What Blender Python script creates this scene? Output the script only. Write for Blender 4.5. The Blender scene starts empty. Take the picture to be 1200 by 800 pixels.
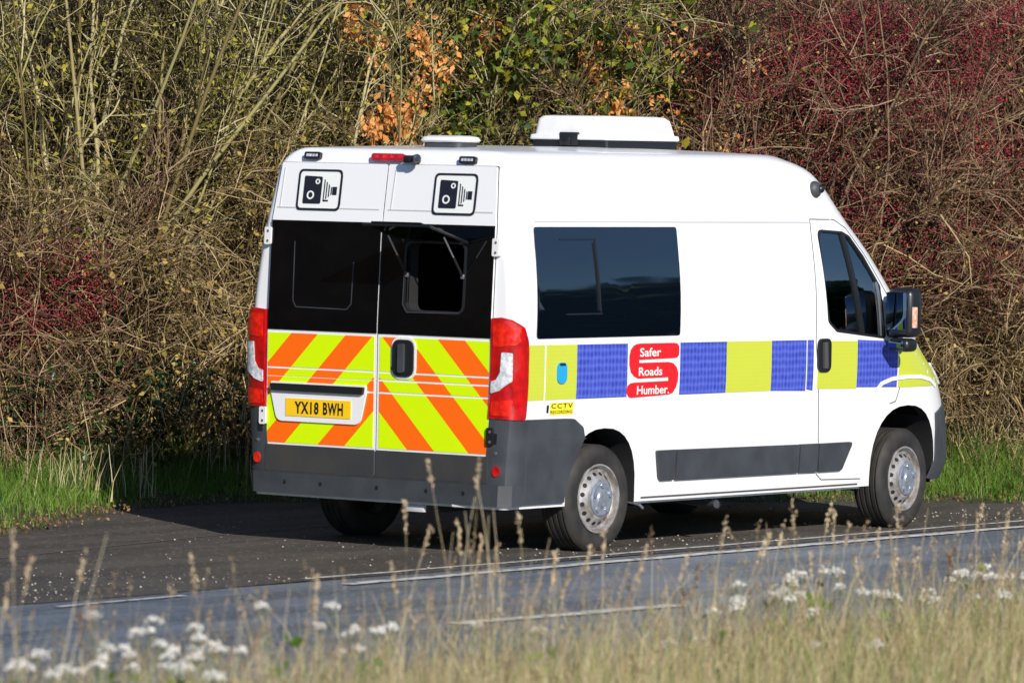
import bpy, bmesh, math, random
import numpy as np
from mathutils import Vector, Matrix

random.seed(7)
rng = np.random.default_rng(11)
C = bpy.context.scene.collection
scene = bpy.context.scene

# ------------------------------------------------------------------ camera
yaw, pit, rol = 0.6497653538, -0.0348967891, 0.0177009271
dv = Vector((math.cos(pit)*math.cos(yaw), math.cos(pit)*math.sin(yaw), math.sin(pit)))
rv = dv.cross(Vector((0, 0, 1))).normalized()
uv = rv.cross(dv)
r2 = rv*math.cos(rol) + uv*math.sin(rol)
u2 = uv*math.cos(rol) - rv*math.sin(rol)
cam_data = bpy.data.cameras.new('camera')
cam = bpy.data.objects.new('camera', cam_data)
C.objects.link(cam)
m = Matrix((r2, u2, -dv)).transposed().to_4x4()
m.translation = Vector((-27.6213, -22.05535, 2.54464))
cam.matrix_world = m
cam_data.sensor_width = 36
cam_data.lens = 6678.13/1200*36
cam_data.clip_end = 3000
cam_data.dof.use_dof = True
cam_data.dof.focus_distance = 38.2
cam_data.dof.aperture_fstop = 3.9
scene.camera = cam

# ------------------------------------------------------------------ light
SUN_EL = math.radians(26)
az = math.atan2(0.85, 0.53)            # direction the light travels, in plan
world = bpy.data.worlds.new('World')
scene.world = world
world.use_nodes = True
nt = world.node_tree
sky = nt.nodes.new('ShaderNodeTexSky')
sky.sky_type = 'NISHITA'
sky.sun_disc = False
sky.ozone_density = 5.0
sky.dust_density = 0.1
sky.air_density = 0.8
sky.sun_elevation = SUN_EL
sky.sun_rotation = math.atan2(-0.53, -0.85)
nt.links.new(sky.outputs[0], nt.nodes['Background'].inputs[0])
nt.nodes['Background'].inputs[1].default_value = 0.10
sun_data = bpy.data.lights.new('sun', 'SUN')
sun_data.energy = 5.0
sun_data.angle = math.radians(0.5)
sun_data.color = (1.0, 0.93, 0.84)
sun = bpy.data.objects.new('sun', sun_data)
C.objects.link(sun)
ld = Vector((math.cos(az)*math.cos(SUN_EL), math.sin(az)*math.cos(SUN_EL), -math.sin(SUN_EL)))
sun.rotation_euler = ld.to_track_quat('-Z', 'Y').to_euler()
sun.location = (-20, -30, 20)
scene.view_settings.view_transform = 'Standard'
scene.view_settings.look = 'None'
scene.view_settings.exposure = 0.22
scene.view_settings.gamma = 1.0
scene.render.engine = 'CYCLES'

# ------------------------------------------------------------------ materials
def mat(name, col, rough=0.5, metal=0.0, noise=0.0, nscale=20.0, col2=None, bump=0.0, bscale=60.0, spec=None, coat=0.0):
    M = bpy.data.materials.new(name)
    M.use_nodes = True
    t = M.node_tree
    b = t.nodes['Principled BSDF']
    b.inputs['Base Color'].default_value = (*col, 1)
    b.inputs['Roughness'].default_value = rough
    b.inputs['Metallic'].default_value = metal
    if spec is not None: b.inputs['Specular IOR Level'].default_value = spec
    if coat: b.inputs['Coat Weight'].default_value = coat; b.inputs['Coat Roughness'].default_value = 0.04
    tc = t.nodes.new('ShaderNodeTexCoord')
    if col2 is not None or noise:
        n = t.nodes.new('ShaderNodeTexNoise'); n.inputs['Scale'].default_value = nscale; n.inputs['Detail'].default_value = 5
        t.links.new(tc.outputs['Object'], n.inputs['Vector'])
        r = t.nodes.new('ShaderNodeValToRGB')
        c2 = col2 if col2 is not None else tuple(c*(1-noise) for c in col)
        r.color_ramp.elements[0].color = (*c2, 1); r.color_ramp.elements[1].color = (*col, 1)
        r.color_ramp.elements[0].position = 0.35; r.color_ramp.elements[1].position = 0.65
        t.links.new(n.outputs['Fac'], r.inputs[0]); t.links.new(r.outputs[0], b.inputs['Base Color'])
    if bump:
        n = t.nodes.new('ShaderNodeTexNoise'); n.inputs['Scale'].default_value = bscale; n.inputs['Detail'].default_value = 6
        t.links.new(tc.outputs['Object'], n.inputs['Vector'])
        bp = t.nodes.new('ShaderNodeBump'); bp.inputs['Strength'].default_value = bump; bp.inputs['Distance'].default_value = 0.01
        t.links.new(n.outputs['Fac'], bp.inputs['Height']); t.links.new(bp.outputs[0], b.inputs['Normal'])
    return M

def tint_mat(name, cols, rough=0.7, trans=0.0):
    """colour picked by the per-face attribute 'tint' (each leaf, twig or blade has its own)"""
    M = bpy.data.materials.new(name); M.use_nodes = True
    t = M.node_tree; b = t.nodes['Principled BSDF']
    a = t.nodes.new('ShaderNodeAttribute'); a.attribute_name = 'tint'
    r = t.nodes.new('ShaderNodeValToRGB')
    e = r.color_ramp.elements
    while len(e) < len(cols): e.new(0.5)
    for i, c in enumerate(cols):
        e[i].position = i/(len(cols)-1); e[i].color = (*c, 1)
    t.links.new(a.outputs['Fac'], r.inputs[0]); t.links.new(r.outputs[0], b.inputs['Base Color'])
    b.inputs['Roughness'].default_value = rough
    b.inputs['Specular IOR Level'].default_value = 0.25
    if trans:
        tr = t.nodes.new('ShaderNodeBsdfTranslucent'); mx = t.nodes.new('ShaderNodeMixShader')
        t.links.new(r.outputs[0], tr.inputs['Color'])
        mx.inputs[0].default_value = trans
        t.links.new(b.outputs[0], mx.inputs[1]); t.links.new(tr.outputs[0], mx.inputs[2])
        t.links.new(mx.outputs[0], t.nodes['Material Output'].inputs['Surface'])
    return M

def nd(t, kind, **kw):
    n = t.nodes.new(kind)
    for k, v in kw.items(): setattr(n, k, v)
    return n

def white_paint():
    M = mat('white_paint', (0.8, 0.81, 0.82), 0.28, coat=0.35)
    t = M.node_tree; b = t.nodes['Principled BSDF']
    tc = nd(t, 'ShaderNodeTexCoord'); sp = nd(t, 'ShaderNodeSeparateXYZ')
    t.links.new(tc.outputs['Object'], sp.inputs[0])
    n = nd(t, 'ShaderNodeTexNoise'); n.inputs['Scale'].default_value = 5; n.inputs['Detail'].default_value = 8
    t.links.new(tc.outputs['Object'], n.inputs['Vector'])
    mr = nd(t, 'ShaderNodeMapRange'); mr.inputs[1].default_value = 0.75; mr.inputs[2].default_value = 0.25
    t.links.new(sp.outputs['Z'], mr.inputs[0])
    mu = nd(t, 'ShaderNodeMath', operation='MULTIPLY'); t.links.new(mr.outputs[0], mu.inputs[0]); t.links.new(n.outputs['Fac'], mu.inputs[1])
    mu2 = nd(t, 'ShaderNodeMath', operation='MULTIPLY'); t.links.new(mu.outputs[0], mu2.inputs[0]); mu2.inputs[1].default_value = 0.55
    mx = nd(t, 'ShaderNodeMix', data_type='RGBA')
    mx.inputs['A'].default_value = (0.8, 0.81, 0.82, 1); mx.inputs['B'].default_value = (0.42, 0.38, 0.3, 1)
    t.links.new(mu2.outputs[0], mx.inputs['Factor']); t.links.new(mx.outputs['Result'], b.inputs['Base Color'])
    return M

def chevron_mat():
    M = mat('chevron_vinyl', (1, 1, 1), 0.35)
    t = M.node_tree; b = t.nodes['Principled BSDF']
    tc = nd(t, 'ShaderNodeTexCoord'); sp = nd(t, 'ShaderNodeSeparateXYZ'); t.links.new(tc.outputs['Object'], sp.inputs[0])
    ab = nd(t, 'ShaderNodeMath', operation='ABSOLUTE'); t.links.new(sp.outputs['Y'], ab.inputs[0])
    ad = nd(t, 'ShaderNodeMath', operation='ADD'); t.links.new(ab.outputs[0], ad.inputs[0]); t.links.new(sp.outputs['Z'], ad.inputs[1])
    a2 = nd(t, 'ShaderNodeMath', operation='ADD'); t.links.new(ad.outputs[0], a2.inputs[0]); a2.inputs[1].default_value = -1.365+0.436*4
    lo = nd(t, 'ShaderNodeMath', operation='LESS_THAN'); t.links.new(ad.outputs[0], lo.inputs[0]); lo.inputs[1].default_value = 1.22
    ml = nd(t, 'ShaderNodeMath', operation='MULTIPLY_ADD'); t.links.new(lo.outputs[0], ml.inputs[0]); ml.inputs[1].default_value = .045; t.links.new(ad.outputs[0], ml.inputs[2])
    t.links.new(ml.outputs[0], a2.inputs[0])
    dvd = nd(t, 'ShaderNodeMath', operation='DIVIDE'); t.links.new(a2.outputs[0], dvd.inputs[0]); dvd.inputs[1].default_value = 0.436
    fr = nd(t, 'ShaderNodeMath', operation='FRACT'); t.links.new(dvd.outputs[0], fr.inputs[0])
    lt = nd(t, 'ShaderNodeMath', operation='LESS_THAN'); t.links.new(fr.outputs[0], lt.inputs[0]); lt.inputs[1].default_value = 0.49
    mx = nd(t, 'ShaderNodeMix', data_type='RGBA')
    mx.inputs['A'].default_value = (0.64, 0.90, 0.0, 1); mx.inputs['B'].default_value = (0.98, 0.145, 0.004, 1)
    t.links.new(lt.outputs[0], mx.inputs['Factor']); t.links.new(mx.outputs['Result'], b.inputs['Base Color'])
    return M

def cell_vinyl(name, c1, c2, scale, contrast=0.5):
    """prismatic reflective vinyl: small cells"""
    M = mat(name, c1, 0.3)
    t = M.node_tree; b = t.nodes['Principled BSDF']
    tc = nd(t, 'ShaderNodeTexCoord'); mp = nd(t, 'ShaderNodeMapping'); mp.inputs['Scale'].default_value = (1.25, 0.01, 1.0)
    t.links.new(tc.outputs['Object'], mp.inputs[0])
    v = nd(t, 'ShaderNodeTexVoronoi'); v.inputs['Scale'].default_value = scale; v.inputs['Randomness'].default_value = 0.12
    t.links.new(mp.outputs[0], v.inputs['Vector'])
    r = nd(t, 'ShaderNodeValToRGB'); r.color_ramp.elements[0].color = (*c2, 1); r.color_ramp.elements[1].color = (*c1, 1)
    r.color_ramp.elements[0].position = 0.15; r.color_ramp.elements[1].position = contrast
    t.links.new(v.outputs['Distance'], r.inputs[0]); t.links.new(r.outputs[0], b.inputs['Base Color'])
    return M

def glass_mat(name, tint=(0.5, 0.6, 0.62), amount=0.35):
    M = bpy.data.materials.new(name); M.use_nodes = True; t = M.node_tree
    t.nodes.remove(t.nodes['Principled BSDF'])
    tr = nd(t, 'ShaderNodeBsdfTransparent'); tr.inputs[0].default_value = (*tint, 1)
    gl = nd(t, 'ShaderNodeBsdfGlossy'); gl.inputs['Roughness'].default_value = 0.02
    fr = nd(t, 'ShaderNodeFresnel'); fr.inputs[0].default_value = 1.5
    mu = nd(t, 'ShaderNodeMath', operation='MULTIPLY_ADD'); mu.inputs[1].default_value = 1.6; mu.inputs[2].default_value = amount*0.25
    t.links.new(fr.outputs[0], mu.inputs[0])
    mx = nd(t, 'ShaderNodeMixShader'); t.links.new(mu.outputs[0], mx.inputs[0]); t.links.new(tr.outputs[0], mx.inputs[1]); t.links.new(gl.outputs[0], mx.inputs[2])
    t.links.new(mx.outputs[0], t.nodes['Material Output'].inputs['Surface'])
    return M

M = {}
M['paint'] = white_paint()
M['white'] = mat('white_plastic', (0.78, 0.78, 0.78), 0.4, noise=0.08, nscale=8)
M['vinyl_white'] = mat('white_vinyl', (0.8, 0.82, 0.8), 0.4)
M['pale'] = mat('pale_vinyl', (0.62, 0.74, 0.72), 0.4)
M['black'] = mat('black_plastic', (0.012, 0.013, 0.015), 0.35)
M['line'] = mat('panel_gap_rubber', (0.06, 0.06, 0.065), 0.7)
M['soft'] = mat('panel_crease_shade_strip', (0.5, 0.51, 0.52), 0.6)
M['grey'] = mat('textured_grey_plastic', (0.050, 0.056, 0.065), 0.5, col2=(0.036, 0.040, 0.046), nscale=6, bump=0.15, bscale=300)
M['greydirty'] = mat('dusty_grey_plastic', (0.032, 0.034, 0.038), 0.6, col2=(0.045, 0.043, 0.040), nscale=4, bump=0.15, bscale=300)
M['dark'] = mat('dark_underbody', (0.008, 0.008, 0.009), 0.8)
M['inner'] = mat('dark_interior', (0.012, 0.012, 0.013), 0.8)
M['dglass'] = mat('privacy_glass', (0.002, 0.004, 0.008), 0.03, spec=0.9, coat=1.0)
M['rglass'] = mat('black_rear_glass', (0.0015, 0.002, 0.003), 0.05, spec=0.4)
M['glass'] = glass_mat('cab_glass', (0.6, 0.72, 0.75), 0.8)
M['red'] = mat('red_lens', (0.55, 0.004, 0.006), 0.12, col2=(0.3, 0.002, 0.004), nscale=14, coat=1.0)
M['redb'] = mat('bright_red_lens', (0.85, 0.02, 0.006), 0.1, col2=(0.5, 0.006, 0.004), nscale=26, coat=1.0)
M['clear'] = mat('clear_lens', (0.75, 0.78, 0.82), 0.1, col2=(0.4, 0.42, 0.46), nscale=40, coat=1.0)
M['chev'] = chevron_mat()
M['blue'] = cell_vinyl('blue_reflective_vinyl', (0.10, 0.15, 0.62), (0.018, 0.022, 0.27), 21, 0.75)
M['yellow'] = cell_vinyl('yellow_reflective_vinyl', (0.50, 0.56, 0.05), (0.60, 0.63, 0.11), 40, 0.6)
M['logo'] = mat('red_vinyl', (0.80, 0.012, 0.018), 0.4)
M['plate'] = mat('yellow_number_plate', (0.95, 0.58, 0.01), 0.4)
M['ink'] = mat('black_ink', (0.01, 0.01, 0.01), 0.5)
M['ring'] = mat('sign_black', (0.012, 0.013, 0.02), 0.4)
M['bluecap'] = mat('blue_filler_cap', (0.02, 0.32, 0.62), 0.35)
M['cctv'] = mat('yellow_sticker', (0.85, 0.72, 0.03), 0.45)
M['chrome'] = mat('bare_metal', (0.55, 0.56, 0.58), 0.3, metal=0.9)
M['rim'] = mat('silver_steel_wheel', (0.46, 0.46, 0.47), 0.4, metal=0.4, col2=(.20, .17, .14), nscale=14)
M['cap'] = mat('silver_wheel_cap', (0.42, 0.47, 0.54), 0.3, metal=0.6, noise=0.3, nscale=40)
M['tyre'] = mat('tyre_rubber', (0.014, 0.014, 0.014), 0.7, col2=(0.034, 0.030, 0.026), nscale=9, bump=0.2, bscale=120)
M['seat'] = mat('grey_seat_fabric', (0.16, 0.22, 0.30), 0.8, noise=0.3, nscale=30)
M['mirror'] = mat('mirror_glass', (0.08, 0.13, 0.2), 0.03, metal=1.0)
M['amber'] = mat('amber_lens', (0.8, 0.25, 0.1), 0.2, col2=(0.75, 0.6, 0.5), nscale=60, coat=1.0)

# ------------------------------------------------------------------ object helpers
def tag(o, label=None, cat=None, group=None, kind=None):
    if label: o['label'] = label
    if cat: o['category'] = cat
    if group: o['group'] = group
    if kind: o['kind'] = kind
    return o

def empty(name, loc, rz=0.0):
    o = bpy.data.objects.new(name, None)
    o.location = loc; o.rotation_euler = (0, 0, rz); o.empty_display_size = 0.2
    C.objects.link(o)
    return o

def link_mesh(name, me, mats, parent=None, origin=(0, 0, 0), smooth=35):
    """mesh given in world coordinates; origin = where its own origin should lie"""
    if not isinstance(mats, (list, tuple)): mats = [mats]
    if len(me.materials) == 0:
        for mm in mats: me.materials.append(mm)
    if smooth is not None:
        me.polygons.foreach_set('use_smooth', [True]*len(me.polygons))
        me.set_sharp_from_angle(angle=math.radians(smooth))
    o = bpy.data.objects.new(name, me)
    C.objects.link(o)
    org = Vector(origin)
    me.transform(Matrix.Translation(-org))
    if parent is not None:
        base = parent
        off = Vector((0, 0, 0))
        while base is not None:
            off += base.location; base = base.parent
        o.parent = parent
        o.location = org - off
    else:
        o.location = org
    return o

def bm_mesh(bm, recalc=True):
    if recalc: bmesh.ops.recalc_face_normals(bm, faces=bm.faces)
    me = bpy.data.meshes.new('m'); bm.to_mesh(me); bm.free()
    return me

VB = (2.7, 0, 0)   # base of the van

def part(name, bm, mt, parent, smooth=35, origin=VB):
    return link_mesh(name, bm_mesh(bm), mt, parent, origin, smooth)

def bm_box(bm, c, s, bev=0.0, rot=None, seg=2):
    r = bmesh.ops.create_cube(bm, size=1.0)
    vs = r['verts']
    bmesh.ops.scale(bm, vec=s, verts=vs)
    if bev:
        es = list({e for v in vs for e in v.link_edges})
        q = bmesh.ops.bevel(bm, geom=es, offset=bev, segments=seg, affect='EDGES', profile=0.5)
        vs = list({v for f in q['faces'] for v in f.verts} | set(v for v in vs if v.is_valid))
    if rot is not None: bmesh.ops.rotate(bm, cent=(0, 0, 0), matrix=rot, verts=vs)
    bmesh.ops.translate(bm, vec=c, verts=vs)
    return vs

def bm_tube(bm, pts, r, n=8, cap=True):
    pts = [Vector(p) for p in pts]
    rr = r if isinstance(r, (list, tuple)) else [r]*len(pts)
    rings = []
    for i, p in enumerate(pts):
        d = (pts[min(i+1, len(pts)-1)] - pts[max(i-1, 0)]).normalized()
        a = d.cross(Vector((0, 0, 1)) if abs(d.z) < 0.9 else Vector((1, 0, 0))).normalized(); b = d.cross(a)
        rings.append([bm.verts.new(p + (a*math.cos(t) + b*math.sin(t))*rr[i]) for t in [2*math.pi*k/n for k in range(n)]])
    for i in range(len(rings)-1):
        for k in range(n):
            bm.faces.new((rings[i][k], rings[i][(k+1) % n], rings[i+1][(k+1) % n], rings[i+1][k]))
    if cap:
        bm.faces.new(rings[0]); bm.faces.new(rings[-1][::-1])

def rpoly(pts, r, seg=5):
    """polygon with rounded corners; r a number or one per corner"""
    n = len(pts); out = []
    rs = r if isinstance(r, (list, tuple)) else [r]*n
    for i in range(n):
        p0, p1, p2 = [np.array(pts[j % n], float) for j in (i-1, i, i+1)]
        a = p0-p1; b = p2-p1; la = np.linalg.norm(a); lb = np.linalg.norm(b)
        if rs[i] <= 0: out.append(tuple(p1)); continue
        a /= la; b /= lb
        h = math.acos(max(-1, min(1, float(a@b))))/2
        if h > 1.5: out.append(tuple(p1)); continue
        t = min(rs[i]/math.tan(h), la*0.45, lb*0.45)
        q0 = p1+a*t; q2 = p1+b*t
        for k in range(seg+1):
            s = k/seg
            out.append(tuple((1-s)**2*q0 + 2*s*(1-s)*p1 + s*s*q2))
    return out

def rect(x0, z0, x1, z1): return [(x0, z0), (x1, z0), (x1, z1), (x0, z1)]

# ------------------------------------------------------------------ van surface
_SZ = ([.3, .5, .8, 1.0, 1.42, 1.64, 1.85, 2.04, 2.2, 2.34, 2.6], [1.004, 1.012, 1.036, 1.055, 1.055, 1.040, 1.008, .972, .948, .925, .885])
_FZ = ([.30, .36, .45, .66, .837, .967, 1.063, 1.223, 1.439, 1.6, 1.886, 2.084, 2.292, 2.403, 2.447, 2.49],
       [5.36, 5.44, 5.47, 5.44, 5.38, 5.30, 5.18, 4.96, 4.74, 4.60, 4.34, 4.12, 3.92, 3.76, 3.64, 3.45])
def S(z): return float(np.mean(np.interp([z-.10, z-.05, z, z+.05, z+.10], *_SZ)))
def F(z): return float(np.mean(np.interp([z-.03, z, z+.03], *_FZ)))
def R(z): return float(np.interp(z, [.3, 1.4, 2.03, 2.385, 2.5], [0.04, .04, .07, .122, .145]))
def LC(z): return float(np.interp(z, [.9, 1.3], [.95, .65]))
NN = 2.8
RC = 0.07
def yside(x, z, dS=0.0):
    s = S(z)-dS; r = R(z); u = x-r
    if u < RC:
        u = max(u, 0.0)
        return s-RC+math.sqrt(max(RC*RC-(RC-u)**2, 0))
    f = F(z); l = LC(z)
    if x > f-l:
        t = min((x-(f-l))/l, 1.0)
        return s*(max(1-t**NN, 0))**(1/NN)
    return s
def with_normal(fn):
    def g(u, v, d):
        e = 2e-3
        p = Vector(fn(u, v))
        a = Vector(fn(u+e, v)) - Vector(fn(u-e, v)); b = Vector(fn(u, v+e)) - Vector(fn(u, v-e))
        n = a.cross(b)
        if n.length < 1e-12: n = Vector((0, 0, 1))
        n.normalize()
        c = Vector((min(max(p.x, 0.8), 4.0), 0, min(max(p.z, 0.8), 1.8)))
        if n.dot(p-c) < 0: n = -n
        return p + n*d
    return g
smap = {s: with_normal(lambda x, z, s=s: (x, s*yside(x, z), z)) for s in (-1, 1)}
rmap = with_normal(lambda u, z: (R(z), -u, z))                    # u grows to the right as seen from behind
def _wrap(side):
    def f(t, z):
        s = S(z); r = R(z)
        if t <= 0: return (r, side*(s-RC+t), z)
        if t < RC*math.pi/2:
            a = t/RC; return (r+RC*(1-math.cos(a)), side*(s-RC+RC*math.sin(a)), z)
        return (r+RC+t-RC*math.pi/2, side*s, z)
    return f
wmap = {s: with_normal(_wrap(s)) for s in (-1, 1)}
def _front(a, z):                                              # a in radians from the nose round to each side
    l = LC(z); e = 2/NN
    return (F(z)-l+l*abs(math.cos(a))**e, -S(z)*abs(math.sin(a))**e*(1 if a >= 0 else -1), z)
fmap = with_normal(_front)

def conform(polys, fn, d0, d1, grid=0.08):
    """closed shell of a flat outline laid on a curved surface, from depth d0 to d1"""
    bm = bmesh.new()
    for poly in polys:
        vs = [bm.verts.new((p[0], p[1], 0)) for p in poly]
        f = bm.faces.new(vs)
    bmesh.ops.triangulate(bm, faces=bm.faces)
    if grid:
        xs = [v.co.x for v in bm.verts]; zs = [v.co.y for v in bm.verts]
        for ax, (lo, hi) in enumerate(((min(xs), max(xs)), (min(zs), max(zs)))):
            k = math.ceil(lo/grid)
            while k*grid < hi:
                co = [0, 0, 0]; no = [0, 0, 0]; co[ax] = k*grid+1e-5; no[ax] = 1
                bmesh.ops.bisect_plane(bm, geom=bm.verts[:]+bm.edges[:]+bm.faces[:], plane_co=co, plane_no=no, dist=1e-6)
                k += 1
    bm.verts.index_update()
    vs = list(bm.verts); fs = list(bm.faces)
    bed = [e for e in bm.edges if len(e.link_faces) == 1]
    orient = [(e.verts[0], e.verts[1]) for e in bed]
    low = {}
    for v in vs:
        u, w = v.co.x, v.co.y
        low[v] = bm.verts.new(fn(u, w, d0)); v.co = fn(u, w, d1)
    for f in fs: bm.faces.new([low[v] for v in reversed(f.verts)])
    for a, b in orient:
        try: bm.faces.new((a, b, low[b], low[a]))
        except ValueError: pass
    return bm

def panel(name, poly, fn, mt, parent, d0=-0.004, d1=0.004, grid=0.08, smooth=35):
    polys = poly if isinstance(poly[0][0], (list, tuple)) else [poly]
    return part(name, conform(polys, fn, d0, d1, grid), mt, parent, smooth)

def ribbon(name, lines, w, fn, mt, parent, d=0.0018, d0=-0.004):
    """thin strip along polylines on the surface"""
    polys = []
    for pts, closed in lines:
        P = [np.array(p, float) for p in pts]
        if closed: P = P+[P[0], P[1]]
        Q = [P[0]]
        for a, b in zip(P[:-1], P[1:]):
            k = max(1, int(np.linalg.norm(b-a)/0.1))
            Q += [a+(b-a)*i/k for i in range(1, k+1)]
        for i in range(len(Q)-1):
            t = Q[i+1]-Q[i]; L = np.linalg.norm(t)
            if L < 1e-6: continue
            t /= L; nrm = np.array([-t[1], t[0]])*w/2
            polys.append([tuple(Q[i]-nrm-t*0.0004), tuple(Q[i+1]-nrm+t*0.0004), tuple(Q[i+1]+nrm+t*0.0004), tuple(Q[i]+nrm-t*0.0004)])
    return panel(name, polys, fn, mt, parent, d0, d, grid=0)

def text_polys(txt, size, space=1.0, offset=0.0):
    cu = bpy.data.curves.new('t', 'FONT'); cu.body = txt; cu.size = size; cu.fill_mode = 'FRONT'; cu.resolution_u = 3
    cu.space_character = space; cu.offset = offset
    ob = bpy.data.objects.new('t', cu); C.objects.link(ob)
    dg = bpy.context.evaluated_depsgraph_get()
    me = bpy.data.meshes.new_from_object(ob.evaluated_get(dg))
    bpy.data.objects.remove(ob)
    return me

def text_part(name, txt, fn, x0, x1, z0, z1, mt, parent, d=0.006, flip=False, space=1.0, offset=0.0, shear=0.0, grid=None):
    me = text_polys(txt, 1.0, space, offset)
    xs = [v.co.x for v in me.vertices]; ys = [v.co.y for v in me.vertices]
    ax, bx, ay, by = min(xs), max(xs), min(ys), max(ys)
    for v in me.vertices:
        fx = (v.co.x-ax)/(bx-ax); fy = (v.co.y-ay)/(by-ay)
        p = fn(x0+(x1-x0)*fx, z0+(z1-z0)*fy+shear*fx, d); v.co = p
    return link_mesh(name, me, mt, parent, VB, None)

def cut(o, cutters):
    for c in cutters:
        md = o.modifiers.new('b', 'BOOLEAN'); md.operation = 'DIFFERENCE'; md.object = c; md.solver = 'EXACT'
        md.material_mode = 'TRANSFER'
    bpy.context.view_layer.update()
    dg = bpy.context.evaluated_depsgraph_get()
    me = bpy.data.meshes.new_from_object(o.evaluated_get(dg))
    o.modifiers.clear(); o.data = me
    me.polygons.foreach_set('use_smooth', [True]*len(me.polygons))
    me.set_sharp_from_angle(angle=math.radians(32))

def cutter(bm, mt):
    me = bm_mesh(bm); me.materials.append(mt)
    o = bpy.data.objects.new('cutter', me); C.objects.link(o)
    return o

def prism_y(poly, y0, y1):
    bm = bmesh.new()
    a = [bm.verts.new((p[0], y0, p[1])) for p in poly]; b = [bm.verts.new((p[0], y1, p[1])) for p in poly]
    n = len(a); bm.faces.new(a); bm.faces.new(b[::-1])
    for i in range(n): bm.faces.new((a[i], b[i], b[(i+1) % n], a[(i+1) % n]))
    return bm

# ------------------------------------------------------------------ body shell
def ring(z, dS=0.0, inset=0.0, dR=0.0, n2=8, n3=44, n4=22):
    s = S(z)-dS-inset; r = R(z)+dR; f = F(z)-dS*1.0; l = LC(z)
    pts = []
    for i in range(8): pts.append((r, (s-RC)*i/8))
    for i in range(n2+1):
        a = math.pi/2*i/n2; pts.append((r+RC*(1-math.cos(a)), s-RC+RC*math.sin(a)))
    x0 = r+RC; x1 = f-l
    for i in range(1, n3): pts.append((x0+(x1-x0)*i/n3, s))
    for i in range(n4+1):
        a = math.pi/2*(1-i/n4); e = 2/NN
        pts.append((x1+l*math.cos(a)**e if i else x1, s*math.sin(a)**e))
    pts[-1] = (f, 0.0)
    full = pts + [(x, -y) for x, y in pts[1:-1]][::-1]
    return full

def body_bm(zs, dS=0.0, roof=True, x0clip=None):
    bm = bmesh.new(); rings = []
    lv = [(z, 0.0, 0.0) for z in zs]
    if roof:
        for k in range(1, 8):
            ph = math.pi/2*k/7
            lv.append((2.34+.15*math.sin(ph), 0.15*(1-math.cos(ph)), 0.06*(1-math.cos(ph))))
    for z, ins, dR in lv:
        rings.append([bm.verts.new((x, y, z)) for x, y in ring(z, dS, ins, dR)])
    n = len(rings[0])
    if roof:
        base = [v.co.copy() for v in rings[-1]]
        xc = 1.75
        for f in (0.9, 0.75, 0.55, 0.3):
            rings.append([bm.verts.new((xc+(c.x-xc)*f, c.y*f, c.z+.035*(1-f*f))) for c in base])
    for a, b in zip(rings[:-1], rings[1:]):
        for i in range(n):
            bm.faces.new((a[i], a[(i+1) % n], b[(i+1) % n], b[i]))
    bm.faces.new(rings[0][::-1]); bm.faces.new(rings[-1])
    return bm

van = empty('police_camera_van', VB)
tag(van, 'white high-roof camera enforcement van parked in the roadside lay-by with orange and yellow rear chevrons', 'van')

zs = [.30, .33, .38, .45, .55, .65, .75, .85, .92, .97, 1.0, 1.03, 1.06, 1.1, 1.15, 1.2, 1.25, 1.3, 1.36, 1.44, 1.52, 1.6, 1.68, 1.76, 1.85, 1.94, 2.04, 2.12, 2.2, 2.27, 2.34]
WX = (1.008, 4.472)
body = part('body', body_bm(zs), M['paint'], van, 32)

def arch_poly(cx, w, top, zb=0.0):
    p = [(cx-w, zb)]
    for i in range(17):
        a = math.pi*(1-i/16)
        p.append((cx+w*math.copysign(abs(math.cos(a))**0.85, math.cos(a)), 0.36+(top-0.36)*math.sin(a)**0.8))
    p.append((cx+w, zb)); return p
cutters = []
for s in (-1, 1):
    cutters.append(cutter(prism_y(arch_poly(1.015, .365, .775), s*1.4, s*.56), M['dark']))
    cutters.append(cutter(prism_y(arch_poly(4.445, .405, .83), s*1.4, s*.50), M['dark']))
# cab and load space
door_win = rpoly([(3.40, 2.01), (3.70, 1.995), (3.79, 1.965), (3.93, 1.832), (4.09, 1.634), (4.135, 1.28), (3.55, 1.335), (3.45, 1.40)], [.05, .03, .05, .03, .03, .03, .06, .05], 4)
cutters.append(cutter(prism_y(door_win, -1.4, 1.4), M['inner']))
cab = bmesh.new(); rr = []
for z in (0.75, 0.95, 1.1, 1.25, 1.4, 1.6, 1.8, 2.0, 2.15, 2.25):
    q = []
    s = S(z)-.055; f = F(z)-.09; l = LC(z)
    q = [(3.28, 0), (3.28, s*.5), (3.28, s)] + [(3.28+(f-l-3.28)*i/4, s) for i in range(1, 4)]
    for i in range(13):
        a = math.pi/2*(1-i/12); q.append((f-l+l*math.cos(a)**(2/NN) if i else f-l, s*math.sin(a)**(2/NN)))
    if f > 4.75:
        q = [(min(x, 4.75), y) for x, y in q]
    q = q + [(x, -y) for x, y in q[1:-1]][::-1]
    rr.append([cab.verts.new((x, y, z)) for x, y in q])
for a, b in zip(rr[:-1], rr[1:]):
    for i in range(len(a)): cab.faces.new((a[i], a[(i+1) % len(a)], b[(i+1) % len(a)], b[i]))
cab.faces.new(rr[0][::-1]); cab.faces.new(rr[-1])
cutters.append(cutter(cab, M['inner']))
bmw = bmesh.new()
wsp = rpoly([(-.80, 1.40), (.80, 1.40), (.68, 2.13), (-.68, 2.13)], .06, 4)
a_ = [bmw.verts.new((3.95+ (0.0 if z > 2 else .15), u, z)) for u, z in wsp]; b_ = [bmw.verts.new((5.6, u, z)) for u, z in wsp]
bmw.faces.new(a_); bmw.faces.new(b_[::-1])
for i in range(len(a_)): bmw.faces.new((a_[i], b_[i], b_[(i+1) % len(a_)], a_[(i+1) % len(a_)]))
cutters.append(cutter(bmw, M['inner']))
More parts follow.
